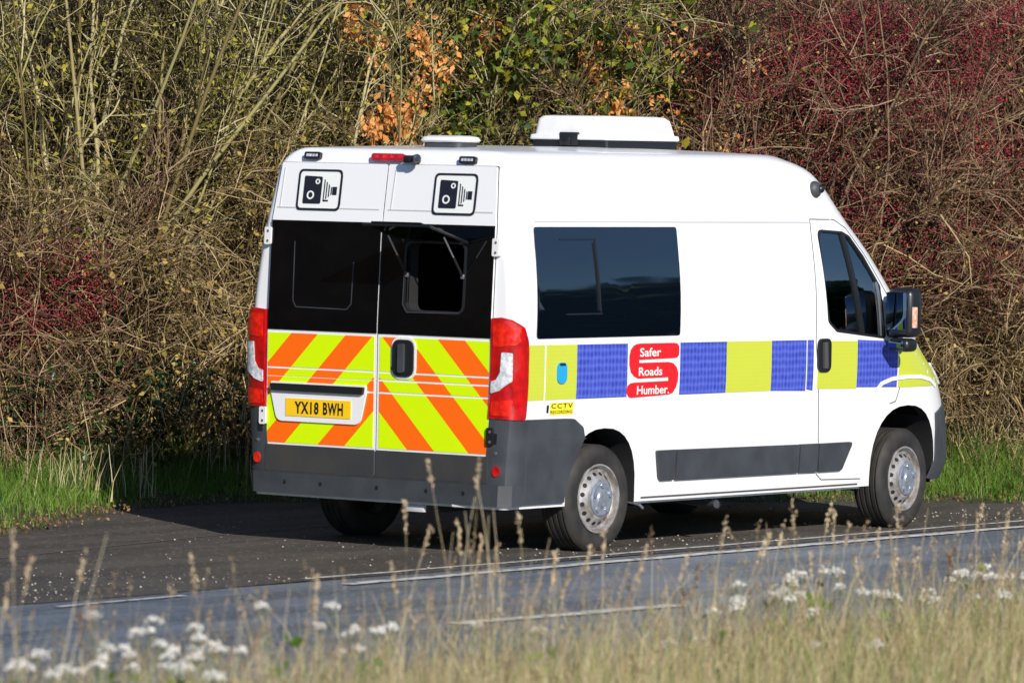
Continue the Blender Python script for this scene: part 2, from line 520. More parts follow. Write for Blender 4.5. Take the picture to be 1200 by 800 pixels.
bl = bmesh.new(); bm_box(bl, (1.65, 0, 1.5), (3.0, 1.6, 1.7)); cutters.append(cutter(bl, M['inner']))
hatch_poly = rpoly(rect(.215, 1.495, .665, 1.912), .05, 4)
bh = bmesh.new()
a_ = [bh.verts.new((-.4, -u, z)) for u, z in hatch_poly]; b_ = [bh.verts.new((.6, -u, z)) for u, z in hatch_poly]
bh.faces.new(a_); bh.faces.new(b_[::-1])
for i in range(len(a_)): bh.faces.new((a_[i], b_[i], b_[(i+1) % len(a_)], a_[(i+1) % len(a_)]))
hatch_cut = cutter(bh, M['inner'])
cutters.append(hatch_cut)
cut(body, cutters)
for c in cutters:
    if c is not hatch_cut: bpy.data.objects.remove(c)

# roofs seams, creases
for s in (-1, 1):
    ribbon('swage_shade_line', [([(.33, 2.062), (3.32, 2.055)], False)], .010, smap[s], M['soft'], van, d=.004)  # grey ribbon paints the shade line of the side swage
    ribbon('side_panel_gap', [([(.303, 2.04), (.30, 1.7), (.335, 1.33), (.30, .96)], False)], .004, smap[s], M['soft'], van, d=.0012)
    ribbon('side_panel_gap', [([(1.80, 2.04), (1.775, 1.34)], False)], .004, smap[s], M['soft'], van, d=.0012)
    # cab door: outline gap, window, handle
    cd = ribbon('cab_door', [([(3.335, 2.075), (3.31, 1.28), (3.41, .60), (3.41, .40), (3.47, .362), (3.93, .352)], False),
                             ([(3.335, 2.075), (3.62, 2.072), (3.77, 2.015), (3.95, 1.845), (4.19, 1.56), (4.30, 1.38), (4.33, 1.25), (4.325, .95), (4.29, .86), (4.22, .845)], False)], .007, smap[s], M['line'], van, d=.0015)
    panel('window_glass', door_win, smap[s], M['glass'], cd, -.016, -.012, .06)
    inner = rpoly([(3.418, 1.993), (3.695, 1.978), (3.78, 1.95), (3.915, 1.822), (4.072, 1.628), (4.117, 1.297), (3.555, 1.352), (3.465, 1.41)], [.05, .03, .05, .03, .03, .03, .06, .05], 4)
    outer = [(x, z) for x, z in door_win]
    fr = []
    n = len(inner)
    for i in range(n): fr.append([outer[i], outer[(i+1) % n], inner[(i+1) % n], inner[i]])
    panel('window_seal', fr, smap[s], M['black'], cd, -.02, .003, 0)
    panel('window_pillar', [(3.685, 1.985), (3.722, 1.983), (3.885, 1.31), (3.845, 1.312)], smap[s], M['black'], cd, -.018, .002, .06)
    panel('quarter_pillar', [(4.045, 1.66), (4.062, 1.645), (4.115, 1.30), (4.085, 1.30)], smap[s], M['chrome'], cd, -.010, .003, .06)
    hb = panel('door_handle', rpoly(rect(3.325, 1.075, 3.475, 1.295), .05, 5), smap[s], M['black'], cd, -.004, .014, .04)
    ribbon('handle_grip', [([(3.40, 1.10), (3.39, 1.27)], False)], .04, smap[s], M['line'], hb, d=.03, d0=.012)
    # battenburg strip
    Z0, Z1 = .965, 1.306
    blocks = [('yellow', .186, .352), ('yellow', .366, .684), ('blue', .684, 1.215), ('pale', 1.215, 1.78), ('blue', 1.78, 2.292), ('yellow', 2.292, 2.80), ('blue', 2.80, 3.20), ('blue', 3.212, 3.285),
              ('yellow', 3.335, 3.80), ('blue', 3.80, 4.285)]
    for c, x0, x1 in blocks:
        t0 = Z1-(x0-.2)*.006 if x0 < 3.3 else 1.28; t1 = Z1-(x1-.2)*.006 if x1 < 3.5 else (1.262 if x1 > 4 else 1.272)
        panel({'yellow': 'yellow_block', 'blue': 'blue_block', 'pale': 'logo_background'}[c], [(x0, Z0), (x1, Z0-(.01 if x1 > 3 else 0)), (x1, t1), (x0, t0)], smap[s], M[c], van, -.003, .0022, .08)
    panel('yellow_block', [(4.30, .952), (4.80, .952), (4.99, .95), (4.88, 1.05), (4.72, 1.15), (4.60, 1.22), (4.50, 1.247), (4.30, 1.256)], smap[s], M['yellow'], van, -.003, .0022, .06)
    # crease that frames the front wheel arch
    arc = [(4.03, .93), (4.10, .985), (4.22, 1.012), (4.40, 1.022), (4.58, 1.018), (4.72, .995), (4.83, .95)]
    ribbon('wing_crease', [(arc, False)], .026, smap[s], M['paint'], van, d=.009)
    # lower grey rubbing strips
    for x0, x1, k in ((1.576, 1.785, 0), (1.797, 3.172, 1), (3.186, 3.392, 2), (3.405, 3.80, 3)):
        if k == 0: pl = rpoly([(x0+.045, .424), (x1-.012, .424), (x1, .617), (x0, .617)], [.03, 0, 0, .015])
        elif k == 3: pl = rpoly([(x0+.01, .416), (x1-.115, .416), (x1, .604), (x0, .604)], [0, .05, .02, 0])
        else: pl = [(x0, .422 if k == 1 else .418), (x1, .418 if k == 1 else .416), (x1, .605), (x0, .616 if k == 1 else .606)]
        panel('rubbing_strip', pl, smap[s], M['grey'], van, -.004, .018, .1)
    ribbon('sill_seam', [([(1.45, .322), (3.4, .318), (3.9, .318)], False)], .012, smap[s], M['line'], van, d=.0015)
    panel('sill_flange', rect(1.42, .285, 3.97, .309), with_normal(lambda x, z, s=s: (x, s*(.972), z)), M['white'], van, -.01, .006, .3)

# privacy window in the side (both sides)
for s in (-1, 1):
    w = panel('side_window', rpoly([(.262, 1.344), (1.772, 1.342), (1.818, 2.026), (.315, 2.028)], .022), smap[s], M['dglass'], van, -.004, .005, .1)
    ribbon('opening_pane_frame', [([(.56, 1.95), (.93, 1.95), (.935, 1.955)], False), ([(.925, 1.95), (.925, 1.50)], False), ([(.94, 1.49), (.57, 1.49)], False)], 0.010, smap[s], M['black'], w, d=.0095, d0=.003)
    ribbon('pane_edge', [([(.912, 1.93), (.912, 1.51)], False)], .014, smap[s], M['black'], w, d=.016, d0=.003)

# fuel cap, cctv sticker, red S logo on the right-hand side
panel('fuel_cap', rpoly(rect(.475, 1.065, .572, 1.196), .045, 6), smap[-1], M['bluecap'], van, -.002, .012, .04)
panel('cap_catch', rect(.495, 1.175, .552, 1.190), smap[-1], M['ink'], van, .010, .014, 0)
st = panel('cctv_sticker', rect(.425, .872, .665, .948), smap[-1], M['cctv'], van, -.002, .0025, .1)
text_part('sticker_text', 'CCTV', smap[-1], .435, .655, .912, .943, M['ink'], st, d=.0035, space=1.25, offset=.02)
text_part('sticker_text', 'RECORDING', smap[-1], .43, .655, .879, .900, M['ink'], st, d=.0035, space=1.1, offset=.02)
sc = panel('camera_sticker', rect(.375, .872, .420, .948), smap[-1], M['vinyl_white'], van, -.002, .0025, .1)
panel('camera_symbol', rpoly(rect(.387, .885, .41, .935), .008), smap[-1], M['ink'], sc, .001, .004, 0)
def LG(px, pz):       # outline units of the emblem, 0..485 by 0..520
    return (1.209+(px-98)*.001146+(pz-163)*.000010, 1.300-(pz-163)*.000655-(px-98)*.000012)
def arcp(pts, k=5):
    return pts
S_out = [(225, 163), (535, 160), (565, 168), (582, 190), (584, 235), (582, 280), (565, 303), (535, 310), (207, 322), (207, 350), (480, 345), (525, 355), (560, 395), (576, 450), (574, 530), (555, 600), (528, 645), (495, 660),
         (140, 684), (112, 672), (98, 640), (96, 605), (104, 568), (128, 545), (160, 538), (482, 527), (482, 493), (200, 502), (160, 480), (130, 440), (116, 370), (116, 290), (128, 225), (155, 185), (190, 167)]
lg = panel('emblem', [LG(*q) for q in S_out], smap[-1], M['logo'], van, .001, .0045, .1)
for txt, x0, x1, z0, z1 in (('Safer', 212, 410, 292, 205), ('Roads', 203, 422, 476, 390), ('Humber.', 190, 492, 655, 565)):
    a = LG(x0, z0); b = LG(x1, z1)
    text_part('emblem_text', txt, smap[-1], a[0], b[0], a[1], b[1], M['vinyl_white'], lg, d=.006, offset=.012)

# ------------------------------------------------------------------ rear doors
doors = {}
for s, nm in ((-1, 'left'), (1, 'right')):
    x0, x1 = (-.885, -.005) if s < 0 else (.005, .885)
    xo = .850*s
    dpoly = [(x0, .455), (x1, .455), (x1, 2.03), (xo if s > 0 else x1, 2.392), (x0 if s > 0 else xo, 2.392), (x0, 2.03)]
    d = panel('rear_door', rpoly(dpoly, .015, 3), rmap, M['paint'], van, -.01, .016, .12)
    g = panel('rear_window', rect(x0+.003, 1.345, x1-.001, 2.03), rmap, M['rglass'], d, .010, .021, .12)
    if s > 0:
        cut(d, [hatch_cut]); cut(g, [hatch_cut])
    doors[s] = d
    ribbon('door_gap', [(dpoly, True)], .009, rmap, M['line'], d, d=.0165 if False else .004)
    ribbon('door_crease', [([(x0+.03, 2.11), (x1-.03, 2.11)], False), ([(x0+.06, 2.36), (x0+.05, 2.11)], False)], .007, rmap, M['soft'], d, d=.0185, d0=.01)  # grey strips stand in for shade along the pressed creases
    # chevrons with white breaks on the pressed creases
    yl, yr = (-.878, -.022) if s < 0 else (.022, .878)
    for z0, z1 in ((1.112, 1.325), (1.062, 1.100), (.985, 1.050), (.635, .973)):
        if s < 0 and z0 == 1.062: z0 = 1.055
        panel('chevron_panel', rect(yl, z0, yr, z1), rmap, M['chev'], d, .010, .0185, .15)
    panel('lower_cladding', rect(x0+.003, .458, x1-.003, .622), rmap, M['greydirty'], d, .010, .026, .15)
    # speed-camera sign
    u0, u1 = (-.704, -.352) if s < 0 else (-.0+.380, .716)
    zt = 2.352 if s < 0 else 2.345; zb = zt-.258
    W = u1-u0; H = zt-zb
    sg = panel('camera_sign', rpoly(rect(u0, zb, u1, zt), .035), rmap, M['vinyl_white'], d, .010, .0195, .1)
    o = rpoly(rect(u0, zb, u1, zt), .035, 5); i_ = rpoly(rect(u0+.014, zb+.014, u1-.014, zt-.014), .028, 5)
    panel('sign_border', [[o[k], o[(k+1) % len(o)], i_[(k+1) % len(i_)], i_[k]] for k in range(len(o))], rmap, M['ring'], sg, .012, .0215, 0)
    P = lambda fx, fz: (u0+W*fx, zt-H*fz)
    panel('camera_symbol', rpoly([P(.14, .16), P(.55, .18), P(.55, .84), P(.14, .84)], .012), rmap, M['ring'], sg, .012, .0215, .1)
    panel('symbol_lens', [P(.80, .42), P(.90, .42), P(.90, .62), P(.80, .62)], rmap, M['ring'], sg, .012, .0215, 0)
    bel = []
    for k in range(4):
        fx = .60+.055*k
        bel.append([P(fx, .24+.06*k), P(fx+.022, .26+.06*k), P(fx+.022, .76-.05*k), P(fx, .78-.05*k)])
    bel.append([P(.60, .74), P(.72, .74), P(.72, .78), P(.60, .78)])
    panel('symbol_bellows', bel, rmap, M['ring'], sg, .012, .0215, 0)
    for cx, cz, ro, ri in ((.31, .63, .105, .068), (.45, .30, .066, .036)):
        ci = [[(u0+W*cx+math.cos(t)*q*H*1.05, zt-H*cz+math.sin(t)*q*H) for t in [2*math.pi*k/20 for k in range(20)]] for q in (ro, ri)]
        panel('symbol_ring', [[ci[0][k], ci[0][(k+1) % 20], ci[1][(k+1) % 20], ci[1][k]] for k in range(20)], rmap, M['vinyl_white'], sg, .018, .0235, 0)
    # moulded outline of the glass
    if s < 0:
        ribbon('pane_outline', [([(-.69, 1.90), (-.685, 1.53), (-.66, 1.49), (-.25, 1.485), (-.215, 1.52), (-.21, 1.78)], False)], .006, rmap, M['grey'], g, d=.0225, d0=.015)
    else:
        hp = rpoly(rect(.20, 1.48, .68, 1.927), .06, 4)
        ho = hatch_poly
        panel('hatch_frame', [[hp[k], hp[(k+1) % len(hp)], ho[(k+1) % len(ho)], ho[k]] for k in range(len(hp))], rmap, M['black'], g, .012, .030, 0)
        ribbon('pane_outline', [([(.205, 1.85), (.20, 1.53), (.235, 1.483), (.64, 1.49)], False)], .006, rmap, M['grey'], g, d=.032, d0=.015)
# centre seal between the doors
ribbon('centre_seal', [([(0, 2.39), (0, .46)], False)], .010, rmap, M['grey'], van, d=.012)
# open top-hung pane
flap = bmesh.new()
hz = 1.915; hx = R(1.915)-.035
q0 = [(hx, -.205, hz), (hx, -.675, hz)]
dx, dz = -.40, .105
for k, off in enumerate((0, .014)):
    pass
A = Vector((hx, -.20, hz+.01)); B = Vector((hx, -.685, hz+.01)); E_ = Vector((dx, 0, dz))
pts = [A, B, B+E_+Vector((0, .0, 0)), A+E_]
up = Vector((0, 0, .018))
v0 = [flap.verts.new(p) for p in pts]; v1 = [flap.verts.new(p+up) for p in pts]
flap.faces.new(v0); flap.faces.new(v1[::-1])
for i in range(4): flap.faces.new((v0[i], v1[i], v1[(i+1) % 4], v0[(i+1) % 4]))
bmesh.ops.bevel(flap, geom=[e for e in flap.edges if abs((e.verts[0].co-e.verts[1].co).z) > .017 and (e.verts[0].co-e.verts[1].co).length < .02], offset=.05, segments=4, affect='EDGES')
fo = part('open_hatch_pane', flap, M['rglass'], van)
g = bmesh.new()
bm_tube(g, [A+Vector((0, .015, 0)), A+E_+Vector((0, .0, 0)), ], .008, 6)
bm_tube(g, [B+Vector((0, .0, 0)), B+E_], .010, 6)
part('pane_edge_trim', g, M['black'], fo)
g = bmesh.new(); bm_tube(g, [A+E_*.98+Vector((0, .02, .0)), B+E_*.98-Vector((0, .02, .0))], .011, 6)
part('pane_handle_rail', g, M['black'], fo)
for yy, dd in ((-.225, .0), (-.66, .0)):
    g = bmesh.new()
    a = Vector((hx-.20, yy, hz+.045)); b = Vector((hx-.005, yy, hz-.20))
    bm_tube(g, [a, a+(b-a)*.55], .006, 6)
    stt = part('gas_strut', g, M['chrome'], van)
    g = bmesh.new(); bm_tube(g, [a+(b-a)*.5, b], .009, 6); part('strut_cylinder', g, M['black'], stt)
    g = bmesh.new(); bm_box(g, b, (.02, .025, .03), .006); part('strut_bracket', g, M['chrome'], stt)
# handle on the right door
h = panel('door_handle', rpoly(rect(.132, 1.085, .298, 1.315), [.06, .06, .06, .06], 6), rmap, M['black'], doors[1], .012, .034, .05)
ribbon('handle_surround', [(rpoly(rect(.125, 1.078, .305, 1.322), .065, 6), True)], .016, rmap, M['vinyl_white'], doors[1], d=.024, d0=.01)
panel('handle_grip', rpoly(rect(.185, 1.11, .232, 1.29), .015, 4), rmap, M['grey'], h, .03, .05, .05)
# number plate in its white recess on the left door
ph = panel('plate_housing', rpoly([(-.79, .772), (-.12, .772), (-.075, .96), (-.075, 1.018), (-.842, 1.018), (-.842, .96)], [.06, .06, .04, .01, .01, .04], 5), rmap, M['paint'], doors[-1], .012, .030, .08)
pb = panel('plate_lamp_bar', rpoly([(-.825, .962), (-.090, .962), (-.082, 1.008), (-.832, 1.008)], .008), rmap, M['black'], ph, .02, .050, .1)
pp = panel('number_plate', rect(-.715, .806, -.190, .917), rmap, M['plate'], ph, .02, .034, .2)
text_part('plate_text', 'YX18', rmap, -.640, -.445, .822, .900, M['ink'], pp, d=.036, space=1.15, offset=.032)
text_part('plate_text', 'BWH', rmap, -.410, -.250, .822, .900, M['ink'], pp, d=.036, space=1.15, offset=.032)
# hinges
for y, z, mm in ((-.905, 1.93, 'white'), (.905, 1.90, 'white'), (-.905, .80, 'white'), (.900, .745, 'black')):
    hg = panel('door_hinge', rpoly(rect(y-.026, z-.055, y+.026, z+.055), .012, 3), rmap, M[mm], van, -.004, .034, .05)
    for q in (-.032, .03):
        panel('hinge_bolt', [(y+.004+.009*math.cos(t), z+q+.009*math.sin(t)) for t in [k*math.pi/4 for k in range(8)]], rmap, M['chrome'], hg, .030, .038, 0)
# high-level brake lamp, reversing camera, clearance lamps
bl_ = panel('brake_lamp', rpoly(rect(-.143, 2.412, .118, 2.458), .018, 4), rmap, M['red'], van, -.004, .022, .05)
for k in range(4):
    x = -.10+.063*k
    panel('led', rpoly(rect(x-.014, 2.426, x+.014, 2.446), .006, 3), rmap, M['redb'], bl_, .018, .026, 0)
g = bmesh.new(); xx = R(2.43)
bm_box(g, (xx-.05, -.205, 2.428), (.10, .075, .05), .014)
bm_tube(g, [(xx-.07, -.235, 2.43), (xx-.10, -.285, 2.437)], [.024, .026], 10)
cmm = part('reversing_camera', g, M['black'], van)
g = bmesh.new(); bm_tube(g, [(xx-.098, -.283, 2.437), (xx-.105, -.292, 2.438)], .016, 10); part('camera_lens', g, M['dglass'], cmm)
for uu in (-.620, .612):
    zz = 2.438 if uu < 0 else 2.428
    cl = panel('clearance_lamp', rpoly(rect(uu-.064, zz-.022, uu+.064, zz+.022), .014, 4), rmap, M['black'], van, -.004, .020, .05)
    for k in range(4):
        x = uu-.036+.024*k
        panel('led', rect(x-.008, zz-.008, x+.008, zz+.008), rmap, M['clear'], cl, .016, .024, 0)

# ------------------------------------------------------------------ tail lamps and rear bumper
for s in (-1, 1):
    outer = [(-.082, .858), (.155, .852), (.16, 1.27), (.155, 1.33), (.12, 1.41), (.05, 1.462), (.0, 1.475), (-.082, 1.468)]
    outer = [(a-.004, b) for a, b in outer]
    tl = panel('tail_lamp', rpoly(outer, [.01, .02, .04, .03, .02, .02, .02, .01], 3), wmap[s], M['red'], van, -.004, .030, .035)
    panel('lamp_reflector', rpoly([(-.07, 1.29), (.06, 1.31), (.09, 1.33), (.07, 1.38), (.02, 1.44), (-.07, 1.44)], .015, 3), wmap[s], M['redb'], tl, .026, .034, .035)
    panel('reversing_lens', rpoly([(-.078, 1.010), (-.01, 1.03), (.05, 1.09), (.05, 1.26), (.0, 1.265), (-.01, 1.14), (-.04, 1.095), (-.078, 1.085)], .008, 3), wmap[s], M['clear'], tl, .026, .036, .035)
    panel('lamp_reflector', rpoly([(-.07, .875), (.05, .875), (.055, .975), (-.07, .96)], .01, 3), wmap[s], M['redb'], tl, .026, .034, .035)
bm = bmesh.new()
bp = [(-.082, .852), (.58, .848), (.665, .845), (.765, .79), (.79, .725), (.72, .61), (.665, .52), (.625, .40), (.615, .325), (-.082, .325)]
bumper = None
for s in (-1, 1):
    off = 0.205-.105
    pl = [(a if a < 0 else a, b) for a, b in bp]
    o = panel('rear_bumper_corner', rpoly(pl, [.005, 0, .03, .03, .03, .03, .03, .03, .01, .01], 3), wmap[s], M['grey'], van, -.008, .022, .05)
    ribbon('bumper_seam', [([(.20, .83), (.20, .36)], False), ([(.215, .74), (.80, .72)], False)], .004, wmap[s], M['line'], o, d=.0235, d0=.015)
    panel('fog_reflector', [(.0+.024*math.cos(t), .535+.033*math.sin(t)) for t in [k*math.pi/6 for k in range(12)]], wmap[s], M['redb'] if s > 0 else M['red'], o, .018, .030, 0)
    panel('parking_sensor', [(-.01+.011*math.cos(t), .645+.011*math.sin(t)) for t in [k*math.pi/4 for k in range(8)]], wmap[s], M['chrome'], o, .018, .026, 0)
    panel('bumper_notch', rect(-.05, .70, -.01, .765), wmap[s], M['black'], o, .014, .0245, 0)
# the step across the back, wrapping round the corners
def stepmap(t, z, d):
    # t: distance from the middle, signed, to the right
    s = -1 if t > 0 else 1
    a = abs(t); w = S(.4)-RC
    if a <= w: p = rmap(t, z, d); p.z = z; return p
    return wmap[s](a-w, z, d)
sb = panel('rear_step', rpoly(rect(-1.10, .318, 1.10, .448), .012, 3), stepmap, M['grey'], van, -.004, .036, .06)
panel('step_tread', rect(-.86, .449, .86, .456), stepmap, M['greydirty'], sb, -.006, .030, .2)
for uu in (-.71, -.42, .03, .42, .71):
    panel('step_rivet', rpoly(rect(uu-.010, .378, uu+.010, .402), .006, 3), stepmap, M['black'], sb, .032, .039, 0)
g = bmesh.new(); bm_tube(g, [(.02, -.62, .315), (.05, -.90, .312), (.42, -.97, .312), (.50, -.96, .312)], .016, 8)
part('side_step_bar', g, M['white'], van)

# ------------------------------------------------------------------ front: bumper, lamps, windscreen
panel('front_bumper', rpoly([(-1.34, .32), (1.34, .32), (1.325, .60), (1.30, .765), (1.15, .80), (.75, .84), (-.75, .84), (-1.15, .80), (-1.30, .765), (-1.325, .60)], .02), fmap, M['grey'], van, -.01, .014, .05)
panel('front_grille', rpoly([(-.5, .86), (.5, .86), (.46, .94), (-.46, .94)], .02), fmap, M['black'], van, -.01, .012, .06)
for s in (-1, 1):
    pl = [(s*.62, .93), (s*.95, .95), (s*1.02, 1.10), (s*.80, 1.08)]
    if s < 0: pl = pl[::-1]
    hl = panel('headlight', rpoly(pl, .02), fmap, M['clear'], van, -.01, .014, .05)
ws = panel('windscreen', rpoly([(-1.02, 1.40), (1.02, 1.40), (.82, 2.13), (-.82, 2.13)], .06), fmap, M['glass'], van, -.010, -.004, .06)
panel('front_plate', rect(-.25, .55, .25, .66), fmap, M['vinyl_white'], van, .015, .025, .1)
# cowl, dashboard and seats
g = bmesh.new(); bm_box(g, (4.5, 0, 1.10), (.5, 1.8, .30), .05); bm_tube(g, [(4.22, -.42+.19*math.cos(t), 1.27+.17*math.sin(t)) for t in [k*math.pi/8 for k in range(17)]], .014, 6)
bm_tube(g, [(4.4, -.42, 1.15), (4.22, -.42, 1.27)], .03, 8)
part('dashboard', g, M['inner'], van)
for yy in (-.47, .28, .68):
    g = bmesh.new()
    bm_box(g, (3.80, yy, .98), (.50, .46, .16), .05)
    bm_box(g, (3.52, yy, 1.28), (.12, .46, .56), .05, Matrix.Rotation(-.14, 3, 'Y'))
    se = part('cab_seat', g, M['seat'], van)
    g = bmesh.new(); bm_box(g, (3.50, yy, 1.68), (.09, .26, .19), .035)
    bm_tube(g, [(3.50, yy-.06, 1.5), (3.50, yy-.06, 1.62)], .008, 6); bm_tube(g, [(3.50, yy+.06, 1.5), (3.50, yy+.06, 1.62)], .008, 6)
    part('headrest', g, M['seat'], se)
g = bmesh.new(); bm_box(g, (3.26, 0, 1.45), (.03, 1.7, 1.5), 0); part('bulkhead', g, M['inner'], van)

# wing mirrors
for s in (-1, 1):
    g = bmesh.new()
    bm_box(g, (4.13, s*1.205, 1.46), (.16, .205, .33), .05, seg=3)
    bm_box(g, (4.12, s*1.20, 1.245), (.14, .17, .09), .035, seg=3)
    mo = part('wing_mirror', g, M['black'], van)
    g = bmesh.new(); bm_box(g, (4.043, s*1.20, 1.47), (.012, .165, .25), .005); part('mirror_glass', g, M['mirror'], mo)
    g = bmesh.new(); bm_box(g, (4.045, s*1.20, 1.25), (.012, .12, .05), .004); part('mirror_glass', g, M['mirror'], mo)
    g = bmesh.new(); bm_box(g, (4.10, s*1.305, 1.43), (.05, .018, .14), .006); part('indicator', g, M['amber'], mo)
    g = bmesh.new(); bm_tube(g, [(4.20, s*1.00, 1.33), (4.17, s*1.12, 1.33)], .045, 10); part('mirror_arm', g, M['black'], mo)
    g = bmesh.new(); bm_tube(g, [(4.20, s*1.00, 1.50), (4.17, s*1.12, 1.50)], .035, 10); part('mirror_arm', g, M['black'], mo)
    g = bmesh.new(); bm_box(g, (4.19, s*1.0, 1.40), (.14, .03, .26), .012); part('mirror_base', g, M['black'], mo)

# side camera dome near the roof
g = bmesh.new(); zc = 2.268
P0 = smap[-1](3.44, zc, 0)
bmesh.ops.create_uvsphere(g, u_segments=16, v_segments=10, radius=.058, matrix=Matrix.Translation(P0)@Matrix.Diagonal((1.0, .75, 1.0, 1)))
sd = part('side_camera', g, M['grey'], van)
g = bmesh.new(); bmesh.ops.create_uvsphere(g, u_segments=12, v_segments=8, radius=.03, matrix=Matrix.Translation(P0+Vector((.018, -.032, .005)))); part('camera_lens', g, M['black'], sd)

# ------------------------------------------------------------------ on the roof
def slab(sections):
    """stack of rounded rectangles (x0,x1,y0,y1,z,r)"""
    bm = bmesh.new(); rs = []
    for x0, x1, y0, y1, z, r in sections:
        p = rpoly([(x0, y0), (x1, y0), (x1, y1), (x0, y1)], r, 4)
        rs.append([bm.verts.new((a, b, z)) for a, b in p])
    n = len(rs[0])
    for a, b in zip(rs[:-1], rs[1:]):
        for i in range(n): bm.faces.new((a[i], a[(i+1) % n], b[(i+1) % n], b[i]))
    bm.faces.new(rs[0][::-1]); bm.faces.new(rs[-1])
    return bm
y0, y1 = -.30, .30
ax0, ax1 = 1.985, 2.78
ac = part('roof_air_conditioner', slab([(ax0-.01, ax1+.005, y0-.005, y1+.02, 2.568, .03), (ax0-.015, ax1+.01, y0-.01, y1+.025, 2.575, .03), (ax0-.012, ax1+.005, y0-.005, y1+.02, 2.600, .03), (ax0+.005, ax1-.02, y0+.005, y1, 2.604, .04), (ax0+.015, ax1-.06, y0+.012, y1-.012, 2.70, .05), (ax0+.03, ax1-.085, y0+.03, y1-.03, 2.720, .06), (ax0+.07, ax1-.13, y0+.07, y1-.07, 2.726, .07)]), M['white'], van)
part('unit_base', slab([(ax0+.0, ax1-.005, y0+.0, y1+.01, 2.49, .03), (ax0+.0, ax1-.005, y0+.0, y1+.01, 2.570, .03)]), M['black'], ac)
g = bmesh.new(); bm_box(g, (ax0-.003, .0, 2.575), (.03, .15, .085), .008); bm_box(g, (ax0-.02, .0, 2.56), (.03, .04, .05), .006); part('latch', g, M['black'], ac)
acmap = lambda u, z, d: Vector((u, y0+.02-d-(2.69-z)*.1, z))
panel('maker_mark', [rect(2.385+.010*(k % 2), 2.645+.016*k, 2.415+.010*(k % 2), 2.655+.016*k) for k in range(4)], acmap, M['bluecap'], ac, -.001, .004, 0)
panel('maker_mark', [rect(2.44+.03*k, 2.628, 2.46+.03*k, 2.637) for k in range(7)], acmap, M['soft'], ac, -.001, .004, 0)
part('roof_vent', slab([(.57, .79, -.19, .11, 2.50, .06), (.57, .79, -.19, .11, 2.537, .06)]), M['grey'], van)
part('vent_cover', slab([(.56, .80, -.20, .12, 2.539, .07), (.55, .81, -.21, .13, 2.549, .07), (.56, .80, -.20, .12, 2.570, .07), (.60, .76, -.16, .08, 2.580, .05)]), M['white'], van)

# ------------------------------------------------------------------ underside
g = bmesh.new()
bm_box(g, (2.6, 0, .36), (4.4, 1.2, .10), .02)
bm_box(g, (.55, 0, .40), (.9, 1.5, .12), .02)
bm_box(g, (2.72, 0, .38), (2.5, 1.7, .10), .02)
bm_box(g, (2.6, -.3, .30), (1.2, .5, .16), .04)
for s in (-1, 1): bm_box(g, (1.06, s*.62, .33), (1.3, .07, .03), .01)
bm_tube(g, [(1.008, -.75, .33), (1.008, .75, .33)], .05, 10)
bm_tube(g, [(4.472, -.6, .28), (4.472, .6, .28)], .05, 10)
part('chassis', g, M['dark'], van)
g = bmesh.new(); bm_tube(g, [(3.2, -.2, .26), (2.0, -.4, .25), (1.5, -.45, .27), (.9, -.40, .30), (.2, -.40, .28)], .035, 10); bm_tube(g, [(1.9, -.42, .25), (1.35, -.45, .26)], .09, 12)
part('exhaust', g, M['dark'], van)
g = bmesh.new(); bm_tube(g, [(2.42, -.60, .255), (2.34, -.97, .245)], [.026, .032], 12, False); bm_tube(g, [(2.36, -.86, .25), (2.34, -.965, .245)], .026, 12)
part('exhaust_tip', g, M['grey'], van)
g = bmesh.new(); bm_tube(g, [(1.43, -.9, .30), (1.50, -.96, .275), (1.53, -.965, .25)], .010, 8); part('jacking_hook', g, M['chrome'], van)
g = bmesh.new(); bm_box(g, (.06, -.30, .275), (.03, .14, .045), .005); part('underside_label', g, M['soft'], van)
for s in (-1, 1):
    g = bmesh.new(); bm_box(g, (4.90, s*.82, .50), (.015, .24, .42), .004); bm_box(g, (3.99, s*.82, .42), (.015, .24, .30), .004)
    part('wheel_arch_liner', g, M['dark'], van)

# ------------------------------------------------------------------ wheels (built at origin facing -y, then copied)
def lathe(profile, n=48, closed=False):
    bm = bmesh.new(); rs = []
    for r, y in profile:
        rs.append([bm.verts.new((r*math.cos(2*math.pi*k/n), y, r*math.sin(2*math.pi*k/n))) for k in range(n)] if r > 1e-4 else [bm.verts.new((0, y, 0))])
    for a, b in zip(rs[:-1], rs[1:]):
        for i in range(n):
            if len(a) == 1 and len(b) == 1: continue
            if len(a) == 1: bm.faces.new((a[0], b[i], b[(i+1) % n]))
            elif len(b) == 1: bm.faces.new((a[i], a[(i+1) % n], b[0]))
            else: bm.faces.new((a[i], a[(i+1) % n], b[(i+1) % n], b[i]))
    return bm
RT = .338
prof = [(.19, .20), (.215, .212), (.25, .222), (.30, .219), (.322, .205), (.333, .190)]
for yc in (.165, .125, .085, .045):
    prof += [(RT, yc+.016), (RT, yc+.001), (RT-.010, yc-.002), (RT-.010, yc-.012), (RT, yc-.016)]
prof += [(.333, .018), (.322, .006), (.312, .000), (.300, -.006), (.285, -.009), (.268, -.010), (.25, -.009), (.232, -.003), (.222, .002), (.214, .010), (.205, .03)]
tyre_me = None
wheels = []
def build_wheel(loc, rz, flip):
    w = empty('wheel', loc); w.parent = van; w.location = Vector(loc)-Vector(VB); w.rotation_euler = (0, 0, rz+(math.pi if flip else 0))
    return w
